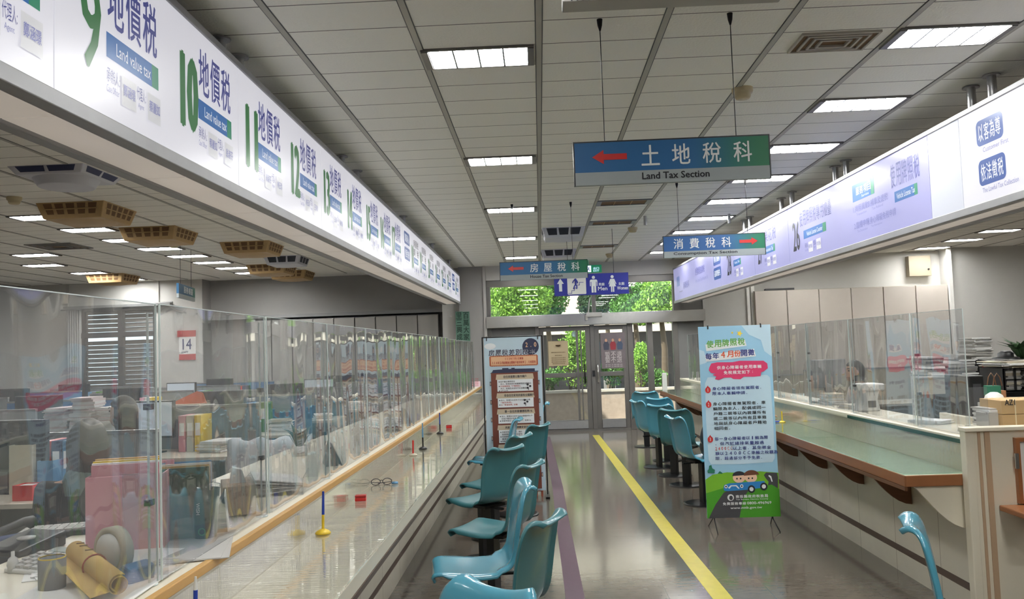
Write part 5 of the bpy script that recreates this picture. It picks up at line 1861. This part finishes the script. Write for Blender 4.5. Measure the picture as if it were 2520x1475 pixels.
sl = MB()
n = 10
vv = []
for k in range(n):
    a = -2.2 + 1.5 * k / (n - 1)
    for z_ in (.004, .05 + .012 * k / n):
        r_ = .0372 + z_ * .074
        vv.append((r_ * math.cos(a), r_ * math.sin(a), z_))
sl.add(vv, [(2 * k, 2 * k + 2, 2 * k + 3, 2 * k + 1) for k in range(n - 1)], 0, True)
sl.build('sleeve', BLACK, t, world=False)
MB().lathe([(.009, 0), (.011, .001), (.013, 0)], (.004, -.040, .03), 14, 0, Matrix.Rotation(math.pi / 2, 3, 'X')).build('ring_mark', M('green print', (60, 130, 76), .5), t, world=False)

# rolled manila envelope with a red band, tape dispenser, pen cup, calculator
a, b = at(186, 1356, z=CT + .07), at(292, 1440, z=CT + .04)
t = thing('rolled_envelope', 'rolled yellow manila envelope tied with a red band', 'envelope', ((a.x + b.x) / 2, (a.y + b.y) / 2, CT))
d = (b - a).normalized()
u = d.cross(Z).normalized()
w_ = u.cross(d)
mb = MB()
n = 40
vv = []
for i in range(n + 1):
    th = -1.2 + 9.6 * i / n
    r_ = .028 - .010 * (1 - i / n)
    o_ = u * (r_ * math.cos(th)) + w_ * (r_ * math.sin(th))
    vv += [a + o_, b + o_]
mb.add(vv, [(2 * i, 2 * i + 1, 2 * i + 3, 2 * i + 2) for i in range(n)], 0, True)
mb.add([a + u * .022 - w_ * .014, b + u * .022 - w_ * .014, b + u * .066 - w_ * .02, a + u * .06 - w_ * .018], [(0, 1, 2, 3)])
o = mb.build('envelope', MANILA, t)
m_ = o.modifiers.new('s', 'SOLIDIFY')
m_.thickness = .002
m = a.lerp(b, .47)
MB().tube([m + u * (.030 * math.cos(k * .35)) + w_ * (.030 * math.sin(k * .35)) for k in range(19)], .0022, 6).build('rubber_band', M('red rubber', (170, 70, 50), .6), t)
mb = MB()
for k, f in enumerate((.08, .16, .30)):
    m = a.lerp(b, f)
    mb.rbox(m + w_ * .0275 - u * .004, (.02, .012, .001), .6, 0)
mb.build('stamp_mark', M('brown stamp ink', (130, 96, 50), .8), t)

p = at(320, 1440, z=CT)
t = thing('tape_dispenser', 'blue tape dispenser with a beige tape ring', 'tape dispenser', (p.x - .08, p.y + .07, CT), -.5)
t.scale = (1.3, 1.3, 1.25)
MB().prism([(-.085, 0), (.095, 0), (.10, .035), (.07, .045), (.045, .02), (-.045, .02), (-.06, .055), (-.085, .05)], (0, -.03, 0), X, Z, Y, .06).build('body', M('steel blue plastic', (66, 104, 150), .4), t, world=False, bevel=.005)
MB().lathe([(.040, -.012), (.052, -.012), (.052, .012), (.040, .012), (.040, -.012)], (0, 0, .062), 28, 0, Matrix.Rotation(math.pi / 2, 3, 'X')).build('tape_roll', BEIGE, t, world=False)
MB().lathe([(.001, -.016), (.038, -.016), (.038, .016), (.001, .016)], (0, 0, .062), 24, 0, Matrix.Rotation(math.pi / 2, 3, 'X')).build('hub', WHITE, t, world=False)
p = at(112, 1462, z=CT)
t = thing('pen_cup', 'grey pen cup with a clear straw at lower left', 'cup', (p.x, p.y + .03, CT))
MB().lathe([(.001, 0), (.033, 0), (.034, .085), (.031, .085), (.030, .005)], n=24).build('cup', GREY, t, world=False)
MB().cyl((.005, 0, .01), (.012, .0, .135), .0045, n=8).build('straw', ACRYL, t, world=False)
MB().lathe([(.031, .08), (.034, .088), (.031, .088)], n=24).build('rim', YEL, t, world=False)
p = at(85, 1405, z=CT)
t = thing('calculator', 'large white desk calculator at the left picture edge', 'calculator', (p.x, p.y + .05, CT), -.35)
MB().prism([(-.09, 0), (.09, 0), (.09, .035), (-.09, .012)], (-.055, 0, 0), Y, Z, X, .13).build('body', WHITE, t, world=False, bevel=.004)
kb = MB()
for r_ in range(5):
    for c_ in range(4):
        y_ = -.075 + .024 * r_
        kb.rbox((-.04 + .033 * c_, y_, .017 + (y_ + .09) * .128), (.022, .016, .008), rx=.128)
kb.build('keys', LGREY, t, world=False)
MB().rbox((.01, .062, .0335), (.10, .035, .003), rx=.128).build('display', M('display grey', (120, 134, 126), .3), t, world=False)
p = at(70, 1365, z=CT)
t = thing('telephone', 'black desk telephone with coiled cord beside the calculator', 'telephone', (p.x - .05, p.y + .06, CT), -.3)
MB().prism([(-.09, 0), (.09, 0), (.09, .05), (-.09, .02)], (-.08, 0, 0), Y, Z, X, .16).build('base', BLACK, t, world=False, bevel=.006)
MB().tube([(-.06, -.08, .045), (-.062, -.05, .062), (-.062, .05, .08), (-.06, .08, .072)], [.022, .014, .014, .022]).build('handset', BLACK, t, world=False)
MB().lathe([(.001, 0), (.026, 0), (.028, .006), (.001, .008)], (.03, -.02, .042), 18).build('dial_ring', LGREY, t, world=False)
MB().tube([(-.06 + .01 * math.cos(k * .9) - .0006 * k, -.09 - .004 * k, .02 + .012 * math.sin(k * .9)) for k in range(34)], .0025, 5).build('cord', BLACK, t, world=False)
p = at(15, 1410, z=CT)
tag(MB().lathe([(.001, 0), (.014, 0), (.015, .03), (.012, .04), (.005, .046), (.005, .06), (.001, .061)], n=16).build('glue_bottle', M('clear white bottle', (206, 206, 204), .3)), 'small white glue bottle at the left picture edge', 'bottle').location = (p.x + .02, p.y, CT)
for i, (px, py, w_, l_, rz, lb) in enumerate(((470, 1358, .30, .42, .3, 'large white forms spread flat beside the cup'), (340, 1392, .21, .30, -.2, 'grey printed papers under the tape dispenser'), (250, 1470, .3, .42, .1, 'white sheets at the bottom edge under the envelope'), (200, 1400, .21, .29, .6, 'folded newspaper behind the pen cup'))):
    p = at(px, py, z=CT)
    papers(lb, p.x - .06, p.y + .05, CT, 3 + i % 2, w_, l_, rz, (PAPER, PAPER, LGREY), .015, .001, .003)
p = at(225, 1325, z=CT)
t = thing('keyboard', 'dark keyboard half hidden by the pink file box', 'keyboard', (p.x - .1, p.y + .12, CT), .3)
MB().box(-.2, .2, -.07, .07, 0, .018).build('base', BLACK, t, world=False, bevel=.004)
kb = MB()
for r_ in range(4):
    for c_ in range(13):
        kb.box(-.185 + .028 * c_, -.161 + .028 * c_, -.055 + .028 * r_, -.032 + .028 * r_, .018, .024)
kb.build('keys', LGREY, t, world=False)
p = at(120, 1330, z=CT)
t = thing('desk_fan', 'small grey desk fan on the counter by the phone', 'fan', (-1.60, p.y, CT)) if False else None

# black name stands: bent black board with a white card
for i, (px, py, lb) in enumerate(((578, 1310, 'black folded name stand by the large cup'), (838, 1145, 'black folded name stand with white card by the tilted tray'), (978, 1062, 'small black name stand by the third pen stand'), (1008, 1042, 'far black name stand near the red stamp'))):
    p = at(px, py, z=CT)
    t = thing('name_stand', lb, 'name stand', (min(p.x, -1.12) - .03, p.y + .05, CT), .35, 'black name stands')
    k = .02 if i == 0 else -.03
    MB().prism([(-.06, 0), (.03, 0), (k, .125)], (0, -.09, 0), X, Z, Y, .18).build('stand', BLACK, t, world=False)
    MB().prism([(.0305, .002), (.034, .002), (k + .004, .126), (k + .0005, .126)], (0, -.09, 0), X, Z, Y, .18).build('card', PAPER, t, world=False)
p = at(730, 1215, z=CT)
t = thing('document_tray', 'clear tray of slanted papers behind the left screens', 'tray', (p.x - .12, p.y + .1, CT), .2)
MB().box(-.13, .13, -.17, .17, 0, .004).box(-.13, -.127, -.17, .17, .004, .07).box(.127, .13, -.17, .17, .004, .07).build('tray', ACRYL, t, world=False)
for k in range(6):
    MB().rbox((0, 0, .012 + .009 * k), (.21, .29, .004), .04 * k, ry=.05 * (k - 2)).build('sheet', [PAPER, LGREY, PAPER, GREY, PAPER, PAPER][k], t, world=False)
p = at(700, 1240, z=CT)
tag(MB().cyl((-1.32, p.y - .05, CT + .018), (-1.20, p.y + .32, CT + .018), .017).build('paper_tube', WHITE), 'white paper tube lying along the screens', 'tube')
p = at(640, 1270, z=CT)
t = thing('tissue_box', 'brown patterned tissue box leaning behind the second screen', 'box', (p.x - .12, p.y + .1, CT), .4)
MB().rbox((0, 0, .06), (.12, .24, .11), 0, 0).build('box', M('brown print box', (156, 130, 104), .6, var=.35, scale=20), t, world=False, bevel=.004)
MB().prism([(-.03, 0), (.03, 0), (.015, .05), (-.02, .06)], (0, -.03, .114), X, Z, Y, .06).build('tissue', PAPER, t, world=False)
# chair with a white cloth over its back, seen behind the third screen
t = thing('draped_chair', 'grey chair with a white cloth over its back behind the screens', 'chair', (-2.07, 6.45, 0), .2)
MB().rbox((0, 0, .46), (.5, .46, .08)).build('seat', DARK, t, world=False, bevel=.02)
mb = MB()
n = 11
S = catmull([(-.24, .52, .25), (-.27, .68, .28), (-.30, .84, .27), (-.31, .89, .22)], 4)
mb.add([(hw * (-1 + 2 * k / (n - 1)), y_ + .07 * (-1 + 2 * k / (n - 1)) ** 2, z_) for y_, z_, hw in S for k in range(n)], [(i * n + k, i * n + k + 1, (i + 1) * n + k + 1, (i + 1) * n + k) for i in range(len(S) - 1) for k in range(n - 1)], 0, True)
o = mb.build('backrest', GREY, t, world=False)
o.modifiers.new('s', 'SOLIDIFY').thickness = .03
mb = MB()
S = [(-.23, .74), (-.265, .86), (-.30, .925), (-.35, .88), (-.36, .76), (-.36, .72)]
S = catmull(S, 4)
n = 17
mb.add([(.30 * (-1 + 2 * k / (n - 1)), y_ + .07 * (-1 + 2 * k / (n - 1)) ** 2 + .012 * math.sin(k * 1.9 + i * .3), z_ + .015 * math.sin(k * 1.3)) for i, (y_, z_) in enumerate(S) for k in range(n)], [(i * n + k, i * n + k + 1, (i + 1) * n + k + 1, (i + 1) * n + k) for i in range(len(S) - 1) for k in range(n - 1)], 0, True)
o = mb.build('cloth', M('white cloth', (220, 220, 224), .9, var=.03), t, world=False)
o.modifiers.new('s', 'SOLIDIFY').thickness = .006
MB().cyl((0, 0, .08), (0, 0, .43), .025).build('column', BLACK, t, world=False)
for k in range(5):
    a = k * 1.2566
    MB().tube([(0, 0, .1), (.27 * math.cos(a), .27 * math.sin(a), .02)], [.022, .018]).build('leg', BLACK, t, world=False)
# small potted plant
def potted(label, x, y, z, n, h, mt, pot=WHITE, r=.06, lw=.014):
    t = thing('potted_plant', label, 'plant', (x, y, z))
    MB().lathe([(.001, 0), (r * .75, 0), (r, h * .45), (r * .9, h * .45), (r * .7, .01)], n=20).build('pot', pot, t, world=False)
    lf = MB()
    for k in range(n):
        a = k * 2.4
        l_ = h * R.uniform(.7, 1.2)
        o_ = V((math.cos(a), math.sin(a), 0))
        q0, q1, q2 = V((0, 0, h * .4)) + o_ * r * .3, V((0, 0, h * .4 + l_ * .6)) + o_ * r * .9, V((0, 0, h * .4 + l_ * .8)) + o_ * r * R.uniform(1.4, 2.4)
        s_ = o_.cross(Z) * lw
        lf.add([q0 - s_ * .5, q0 + s_ * .5, q1 + s_, q1 - s_, q2], [(0, 1, 2, 3), (3, 2, 4)], 0)
    lf.build('leaves', mt, t, world=False)
    return t


p = at(810, 1120, z=CT)
potted('small spiky potted plant behind the left screens', p.x - .18, p.y, CT, 16, .14, GREEND)
p = at(1186, 975, z=CT)
potted('tall snake plant at the far end of the left counter', -1.25, 13.7, CT, 12, .42, GREENL, DARK, .10, .03)
t = thing('desk_calendar', 'white and pink desk calendar at the far end of the left counter', 'calendar', (-1.13, 13.95, CT - .0))
a, b = at(1174, 975, y=13.95), at(1197, 938, y=13.95)
MB().prism([(-.06, 0), (.06, 0), (0, b.z - CT)], (-.08 - .0, 0, 0), Y, Z, X, .20).build('stand', M('pale pink board', (226, 200, 206), .6), t, world=False)
mb = MB()
for r_ in range(5):
    for c_ in range(6):
        mb.rbox((-.06 + .028 * c_, -.052 + .0085 * r_, .03 + .026 * r_), (.012, .001, .012), rx=-.4)
mb.build('dates', REDI, t, world=False)

# wall calendar and picture by the window
a, b = at(441, 887, y=15.68), at(481, 813, y=15.68)
t = thing('wall_calendar', 'red topped wall calendar showing the number 14', 'calendar', ((a.x + b.x) / 2, 15.68, a.z))
MB().box(a.x, b.x, 15.68, 15.697, a.z, b.z - .1).build('sheet', PAPER, t)
MB().box(a.x - .03, b.x, 15.675, 15.697, b.z - .12, b.z).box(a.x, b.x, 15.676, 15.68, a.z, a.z + .11).build('header', M('calendar red', (190, 66, 70), .6, var=.03), t)
MB().text('14', (a.x + .07, 15.676, a.z + .2), X, Z, .17, .2, 0, .01).text('四月', (a.x + .05, 15.676, a.z + .13), X, Z, .12, .04).build('lettering', NAVY, t)
a, b = at(9, 895, y=15.68), at(29, 820, y=15.68)
t = thing('wall_poster', 'narrow poster with a red figure at the left picture edge', 'poster', ((a.x + b.x) / 2, 15.68, a.z))
MB().box(a.x, b.x, 15.685, 15.697, a.z, b.z).build('sheet', LGREY, t)
MB().flat([(.03, .05), (.13, .08), (.11, .3), (.07, .42), (.04, .25)], (a.x, 15.683, a.z + .1), X, Z).build('figure', REDI, t)
# ------------------------------------------------------------------ right office
RT_ = .956
desk('beige desk with tall partition behind the right screens, nearest', 3.3, 4.6, 9.9, 10.6, part=1.12, pm=BEIGED, pl='nearest right office desk', grp='office desks on the right')
desk('far beige desk behind the blue banner reflections', 3.1, 4.4, 11.7, 12.4, part=1.0, pm=BEIGED, pl='far right office desk', grp='office desks on the right')

# cabinet unit with a beige upper half and dark lower half behind the near screens
a, b = at(2262, 1035, y=6.1), at(2385, 928, y=6.1)
t = thing('screen_divider', 'beige topped divider with dark lower half behind the right screens', 'partition', ((a.x + b.x) / 2, 6.1, 0))
mz = at(2320, 970, y=6.1).z
MB().box(a.x, b.x, 6.1, 6.14, mz, b.z).build('upper', BEIGED, t)
MB().box(a.x, b.x, 6.1, 6.14, 0.0, mz).build('lower', M('dark glossy panel', (62, 60, 60), .25, var=.1), t)
MB().box(a.x - .01, b.x + .01, 6.09, 6.15, b.z, b.z + .012).build('cap', LGREY, t)
# shelf with stacked files and a dark bag on top
t = thing('file_shelf', 'low grey shelf with stacked files beyond the beige divider', 'shelf', (3.1, 6.4, 0))
sz = at(2388, 925, y=6.3).z - .001
MB().box(2.86, 3.45, 6.2, 6.62, 0, sz).build('body', LGREY, t)
a = at(2300, 925, y=6.9)
for i, (px, n) in enumerate(((2285, 12), (2330, 9), (2365, 15))):
    p = at(px, 925, y=6.4)
    papers('stack of files on the low grey shelf, %s from the left' % ORD[i], p.x, 6.42, sz + .001, n, .12, .3, 0, (PAPER, LGREY, GREY), .02, .006, .016)
# black computer tower, backpack with red tag, paper stack on cabinet
a, b = at(2391, 1026, y=5.3), at(2412, 925, y=5.3)
t = thing('computer_tower', 'tall black computer tower just right of the last screen', 'computer', ((a.x + b.x) / 2, 5.4, RT_ - .0))
crate = None
MB().box(a.x, b.x + .02, 5.3, 5.62, a.z, b.z).build('case', BLACK, t, bevel=.005)
MB().box(a.x + .02, b.x, 5.296, 5.30, a.z + .03, a.z + .2).build('vent', DARK, t)
tag(MB().box(a.x - .03, b.x + .05, 5.27, 5.66, .0, a.z).build('side_table', OFFW, bevel=.004), 'ivory side table carrying the black computer tower', 'table')
a, b = at(2388, 925, y=6.3), at(2416, 889, y=6.3)
t = thing('shoulder_bag', 'black bag with a red tag behind the computer tower', 'bag', ((a.x + b.x) / 2, 6.35, a.z))
MB().prism([(0, 0), (.16, 0), (.14, b.z - a.z), (.03, b.z - a.z + .02)], (a.x, 6.3, a.z), X, Z, Y, .14).build('body', BLACK, t, bevel=.01)
MB().box(a.x + .09, a.x + .115, 6.294, 6.3, a.z + .03, a.z + .085).build('tag', RED, t)
a, b = at(2412, 926, y=8.2), at(2456, 891, y=8.2)
t = thing('filing_cabinet', 'grey filing cabinet carrying the tall white paper stack', 'cabinet', ((a.x + b.x) / 2, 8.4, 0))
MB().box(a.x, b.x + .05, 8.2, 8.65, 0, b.z).build('body', LGREY, t, bevel=.004)
for k in range(4):
    dr = MB().box(a.x + .01, b.x + .04, 8.185, 8.2, .05 + k * .30, .33 + k * .30).build('drawer', BEIGED, t)
    MB().box(a.x + .07, b.x - .03, 8.175, 8.185, .2 + k * .30, .215 + k * .30).build('handle', ALU, dr)
p = at(2418, 888, y=8.3)
papers('tall stack of white papers on the grey filing cabinet', p.x, 8.42, b.z + .001, 22, .17, .28, .05, (PAPER, PAPER, LGREY), .012, .008, .013)
# desk area to the right: white cloth table, folders, crates, hat, plant, bag, cartons
a = at(2412, 926, y=7.0)
tag(MB().box(at(2412, 940, y=6.9).x, 5.2, 6.55, 6.95, 1.13, 1.16).prism([(0, 0), (.16, 0), (.10, .38), (0.05, .38)], (3.9, 6.55, .77), X, Z, Y, .01).box(3.92, 3.95, 6.6, 6.63, 0, 1.13).box(5.1, 5.13, 6.6, 6.63, 0, 1.13).box(3.92, 3.95, 6.9, 6.93, 0, 1.13).box(5.1, 5.13, 6.9, 6.93, 0, 1.13).build('side_table', M('white cloth table', (214, 206, 198), .8)), 'pale cloth covered side table behind the paper bag', 'table')
for i, (px, py, n, lb) in enumerate(((2458, 922, 7, 'pile of documents on the cloth covered table'), (2435, 925, 2, 'few flat sheets on the cloth covered table'))):
    p = at(px, py, y=6.7)
    papers(lb, p.x + .05, 6.72, 1.161, n, .26, .2, .1, (PAPER, LGREY, PAPER), .03, .004, .009)


def crate(label, a, b, y, dep):
    """black plastic basket with pierced walls"""
    t = thing('plastic_crate', label, 'crate', ((a.x + b.x) / 2, y + dep / 2, a.z))
    mb = MB()
    w_, h_ = b.x - a.x, b.z - a.z
    nx = 6
    for yy_ in (y, y + dep - .006):
        for r_ in range(3):
            z_ = a.z + h_ * r_ / 2 * .93
            mb.box(a.x, b.x, yy_, yy_ + .006, z_, z_ + h_ * .07)
        for c_ in range(nx + 1):
            x_ = a.x + (w_ - .012) * c_ / nx
            mb.box(x_, x_ + .014, yy_, yy_ + .006, a.z, b.z)
    for xx_ in (a.x, b.x - .006):
        mb.box(xx_, xx_ + .006, y, y + dep, a.z, b.z)
    mb.box(a.x, b.x, y, y + dep, a.z, a.z + .006)
    mb.build('basket', BLACK, t)
    return t


a, b = at(2472, 965, y=5.6), at(2530, 905, y=5.6)
b.x = a.x + .42
crate('black pierced plastic crate at the right picture edge', a, b, 5.6, .3)
tag(MB().box(a.x - .05, b.x + .1, 5.55, 5.95, a.z - .03, a.z).box(a.x - .04, a.x, 5.6, 5.64, 0, a.z - .03).box(b.x + .04, b.x + .08, 5.6, 5.64, 0, a.z - .03).box(a.x - .04, a.x, 5.9, 5.94, 0, a.z - .03).box(b.x + .04, b.x + .08, 5.9, 5.94, 0, a.z - .03).build('rack', BLACKM), 'dark metal rack under the black plastic crate', 'rack')
for k in range(3):
    papers('bundle inside the black crate, %s from the left' % ORD[k], a.x + .08 + .13 * k, 5.75, a.z + .007, 12, .1, .24, 0, (PAPER, LGREY, BEIGE), .004, .008, .014)
papers('documents piled on top of the black crate', a.x + .2, 5.75, b.z + .003, 7, .40, .28, .05, (PAPER, BEIGE, PAPER), .03, .004, .008)
p = at(2476, 893, y=5.78)
t = thing('sun_hat', 'black cloth hat lying on the documents over the crate', 'hat', (p.x, 5.78, b.z + .055))
MB().lathe([(.085, 0), (.08, .012), (.05, .016), (.048, .04), (.03, .055), (.001, .052)], n=22).build('hat', BLACK, t, world=False)
potted('trailing dark green plant at the right picture edge', at(2520, 890, y=7.4).x, 7.4, 1.19, 26, .22, GREEND, GREY, .10, .03)
tag(MB().box(at(2500, 900, y=7.4).x - .1, at(2500, 900, y=7.4).x + .5, 7.2, 7.6, 0, 1.188).build('side_cabinet', LGREY), 'grey cabinet under the trailing plant at the right edge', 'cabinet')
tag(MB().box(2.66, 3.03, 5.02, 5.25, 0, 1.10).build('storage_box', LGREY, bevel=.004), 'pale storage box under the carrier bag', 'box')
a, b = at(2438, 982, y=5.17), at(2474, 940, y=5.17)
b.z += 1.101 - a.z
a.z = 1.101
t = thing('paper_bag', 'green and brown paper carrier bag with dark handles', 'bag', ((a.x + b.x) / 2, 5.2, a.z))
MB().box(a.x, b.x, 5.17, 5.24, a.z, b.z - .03).build('body', M('kraft brown', (160, 112, 76), .8), t)
MB().box(a.x - .001, b.x - .03, 5.168, 5.242, b.z - .06, b.z).build('green_band', M('green paper', (40, 110, 84), .7), t)
hb = MB()
for yy_ in (5.172, 5.238):
    hb.tube([(a.x + .02, yy_, b.z), (a.x + .03, yy_, b.z + .05), ((a.x + b.x) / 2, yy_, b.z + .075), (b.x - .03, yy_, b.z + .05), (b.x - .02, yy_, b.z)], .003, 6)
hb.build('handle', BROWN, t)
# long top behind the end partition and what stands on it
tag(MB().box(2.45, 4.6, 4.66, 4.995, .96, .995).box(2.83, 2.86, 4.66, 4.99, 0, .96).box(4.5, 4.53, 4.66, 4.99, 0, .965).build('back_worktop', OFFW, bevel=.003), 'ivory worktop behind the end partition under the cartons', 'worktop')
WT = .996
a, b = at(2468, 1048, y=4.72), at(2520, 985, y=4.72)
zm = at(2490, 1020, y=4.72).z
for i, (z0, z1, lb) in enumerate(((WT, zm - .002, 'lower cardboard carton of the stack at the right edge'), (zm, b.z, 'upper cardboard carton with black letters at the right edge'))):
    t = thing('carton', lb, 'carton', (a.x + .13, 4.8, z0))
    MB().box(a.x, a.x + .30, 4.72, 4.95, z0, z1).build('box', CARD, t, bevel=.002)
    sp = MB()
    for f in (.07, .17):
        sp.box(a.x + f, a.x + f + .006, 4.7185, 4.9515, z0 - .0005 if i == 0 else z0, z1 + .0012)
    sp.build('strap', M('pale strap %d' % i, (226, 212, 176), .4, var=0), t)
    MB().text('A4' if False else ('AZ1' if i else '▲▲'), (a.x + .018 if i else a.x + .11, 4.7185, z0 + .05 if i else z0 + .008), X, Z, .055, .03, 0, .02).build('lettering', INK, t)
a, b = at(2434, 1045, y=4.76), at(2468, 1015, y=4.76)
crate_box('small white box beside the cartons', a.x, b.x - .003, 4.76, .14, WT, b.z, LGREY)
a = at(2432, 1020, y=4.9)
papers('pile of papers behind the small white box', a.x + .02, 4.9 + .18 + .1, .986 if a.x > 3.64 else WT, 9, .15, .2, 0, (PAPER, LGREY, GREY), .012, .008, .014) if False else papers('pile of papers behind the small white box', a.x + .0, 4.86, WT, 10, .12, .18, 0, (PAPER, LGREY, GREY), .006, .008, .012)
p = at(2408, 1046, z=WT)
t = thing('stapler', 'black stapler on the worktop beside the last screen', 'stapler', (max(p.x, 2.57), 4.74, WT))
MB().rbox((0, 0, .012), (.075, .03, .02)).rbox((.0, 0, .03), (.07, .026, .014), ry=-.15).build('body', BLACK, t, world=False, bevel=.004)
t = thing('safety_cap', 'white cap beside the carrier bag', 'cap', (at(2447, 985, y=5.1).x, 5.1, 1.101))
MB().lathe([(.06, 0), (.057, .02), (.045, .05), (.02, .066), (.001, .068)], n=24).build('crown', WHITE, t, world=False)
MB().rbox((-.03, -.05, .006), (.07, .05, .008)).build('peak', WHITE, t, world=False, bevel=.003)

# on the right counter behind the screens
monitor('grey monitor turned away on the right counter', 2.53, 7.55, RT_, math.pi + .2, .36, .25, False, GREY)
a, b = at(2078, 1016, z=RT_), None
t = thing('ticket_machine', 'white counter ticket machine with open arm on the right counter', 'machine', (max(a.x, 2.46) + .04, a.y + .1, RT_), .1)
MB().prism([(-.09, 0), (.07, 0), (.05, .09), (.07, .16), (-.07, .18), (-.06, .08)], (0, -.07, 0), X, Z, Y, .14).build('body', WHITE, t, world=False, bevel=.01)
MB().box(-.08, .10, -.09, .09, .155, .21).build('head', WHITE, t, world=False, bevel=.012)
MB().box(-.03, .03, -.076, -.07, .03, .08).build('slot', DARK, t, world=False)
for i, (px, py, n, lb) in enumerate(((1985, 1000, 14, 'stack of forms behind the first right screens'), (2010, 1012, 5, 'white slips in front of the grey monitor'), (2330, 1075, 3, 'white sheets on the right counter at the near screen'), (2170, 1050, 4, 'creased papers under the second right screen'))):
    p = at(px, py, z=RT_)
    papers(lb, min(max(p.x, 2.40) + .08, 2.54), p.y + .1, RT_ + .0005, n, .15, .21, .2 * i, (PAPER, PAPER, BEIGE), .01, .004, .009)
p = at(1905, 1000, z=RT_)
for i, (px, y) in enumerate(((1672, 12.6), (1698, 12.2))):
    p = at(px, 935, y=y)
    potted('small plant in a brown pot behind the far right screens, ' + ('farther' if i == 0 else 'nearer'), max(p.x, 2.47), y, RT_, 14, .20, GREENL, BROWN, .05, .016)
t = thing('end_post', 'white end post at the far end of the right counter', 'post', (2.2, 13.96, 0))
a, b = at(1631, 965, y=13.95), at(1645, 918, y=13.95)
MB().box(a.x, a.x + .075, 13.93, 13.99, 0, b.z).build('panel', WHITE, t, bevel=.004)

# ------------------------------------------------------------------ small things on the customer ledges
LG = .7765


def pen_stand(label, px, py, base, shaft, cap, h, tilt=.0, zz=LG, side=-1):
    p = at(px, py, z=zz)
    x = min(p.x, -.69) if side < 0 else p.x
    x = max(x, -.965) if side < 0 else x
    t = thing('pen_stand', label, 'pen stand', (x, p.y, zz))
    MB().lathe([(.001, 0), (.032, 0), (.033, .004), (.026, .012), (.010, .02), (.001, .021)], n=22).build('base', base, t, world=False)
    d = V((tilt, .02, 1)).normalized()
    MB().cyl(d * .016, d * (h * .45), .0055, .006, n=10).build('lower_barrel', shaft, t, world=False)
    MB().cyl(d * (h * .45), d * h, .006, .0045, n=10).build('pen', cap, t, world=False)
    return t


pen_stand('pen stand with yellow base and blue pen on the left ledge', 795, 1314, YEL, YEL, BLUE, .175, .02)
pen_stand('black pen stand with blue pen, the nearer of two', 1041, 1106, BLACK, BLACK, LBLUE, .20)
pen_stand('black pen stand with dark blue pen by the red stamp', 1083, 1068, BLACK, BLACK, BLUE, .19)
p = at(447, 1472, x=-.985)
t = thing('pen', 'blue pen standing upright at the bottom edge by the wood trim', 'pen', (-.95, p.y, LG))
MB().cyl((0, 0, .0), (.003, 0, .13), .006, n=10).build('barrel', BLUE, t, world=False)
MB().cyl((.003, 0, .13), (.0035, 0, .165), .0055, .003, n=10).build('cap', WHITE, t, world=False)
MB().lathe([(.001, 0), (.026, 0), (.02, .008), (.001, .01)], n=18).build('holder', BLACK, t, world=False)
for i, (px, py, lb) in enumerate(((888, 1233, 'red stamp pad lying on the left ledge beyond the yellow pen stand'), (1105, 1054, 'far red stamp pad on the left ledge'))):
    p = at(px, py, z=LG)
    t = thing('stamp_pad', lb, 'stamp pad', (max(min(p.x, -.70), -.95), p.y, LG), .1)
    MB().box(-.028, .028, -.02, .02, 0, .018).build('tray', RED, t, world=False, bevel=.003)
    MB().box(-.028, .028, -.02, .02, .019, .03).build('lid', M('dark red lid %d' % i, (176, 32, 34), .3), t, world=False, bevel=.003)
p = at(1009, 1122, z=LG)
t = thing('red_pen_holder', 'red pen upright in a cream holder on the left ledge', 'pen stand', (max(min(p.x, -.70), -.95), p.y, LG))
MB().lathe([(.001, 0), (.03, 0), (.03, .008), (.012, .016), (.001, .016)], n=18).build('holder', BEIGE, t, world=False)
MB().cyl((0, 0, .014), (.002, 0, .11), .006, n=10).build('pen', RED, t, world=False)
p = at(912, 1195, z=LG)
t = thing('reading_glasses', 'folded spectacles with a blue tag on the left ledge', 'spectacles', (max(min(p.x, -.72), -.93), p.y, LG), .2)
gm = MB()
for sx in (-1, 1):
    gm.tube([(sx * .032 + .026 * math.cos(k * .52), 0, .019 + .018 * math.sin(k * .52)) for k in range(13)], .0022, 5)
    gm.tube([(sx * .058, 0, .026), (sx * .058, .03, .012), (-sx * .02, .045, .004)], .002, 5)
gm.tube([(-.008, 0, .024), (0, 0, .028), (.008, 0, .024)], .002, 5)
gm.build('frame', DARK, t, world=False)
MB().lathe([(.001, 0), (.02, .002), (.018, .012), (.001, .014)], (.075, .01, .0), 16).build('tag', LBLUE, t, world=False)
p = at(2222, 1112, z=LG)
t = thing('pen_stand', 'white pen stand with blue pen leaning up on the green ledge', 'pen stand', (p.x, p.y, LG))
MB().lathe([(.001, 0), (.034, 0), (.034, .005), (.02, .012), (.001, .013)], n=22).build('base', WHITE, t, world=False)
MB().cyl((0, 0, .012), (.02, .0, .085), .005, n=10).build('pen', BLUE, t, world=False)
MB().tube([(.01, 0, .008), (.045, .01, .006), (.07, .0, .004)], .003, 6).build('cord', WHITE, t, world=False)
p = at(1925, 1040, z=LG)
t = thing('pen_stand', 'yellow pen stand with a blue pen lying beside the banner', 'pen stand', (p.x, p.y, LG))
MB().lathe([(.001, 0), (.03, 0), (.03, .006), (.012, .014), (.001, .014)], n=22).build('base', YEL, t, world=False)
MB().cyl((.0, 0, .01), (.0, .0, .10), .006, n=10).build('holder', YEL, t, world=False)
MB().cyl((-.02, 0, .008), (-.11, .0, .008), .006, n=10).build('pen', BLUE, t, world=False)
p = at(1760, 1000, z=LG)
SC.frame_set(1) if False else None
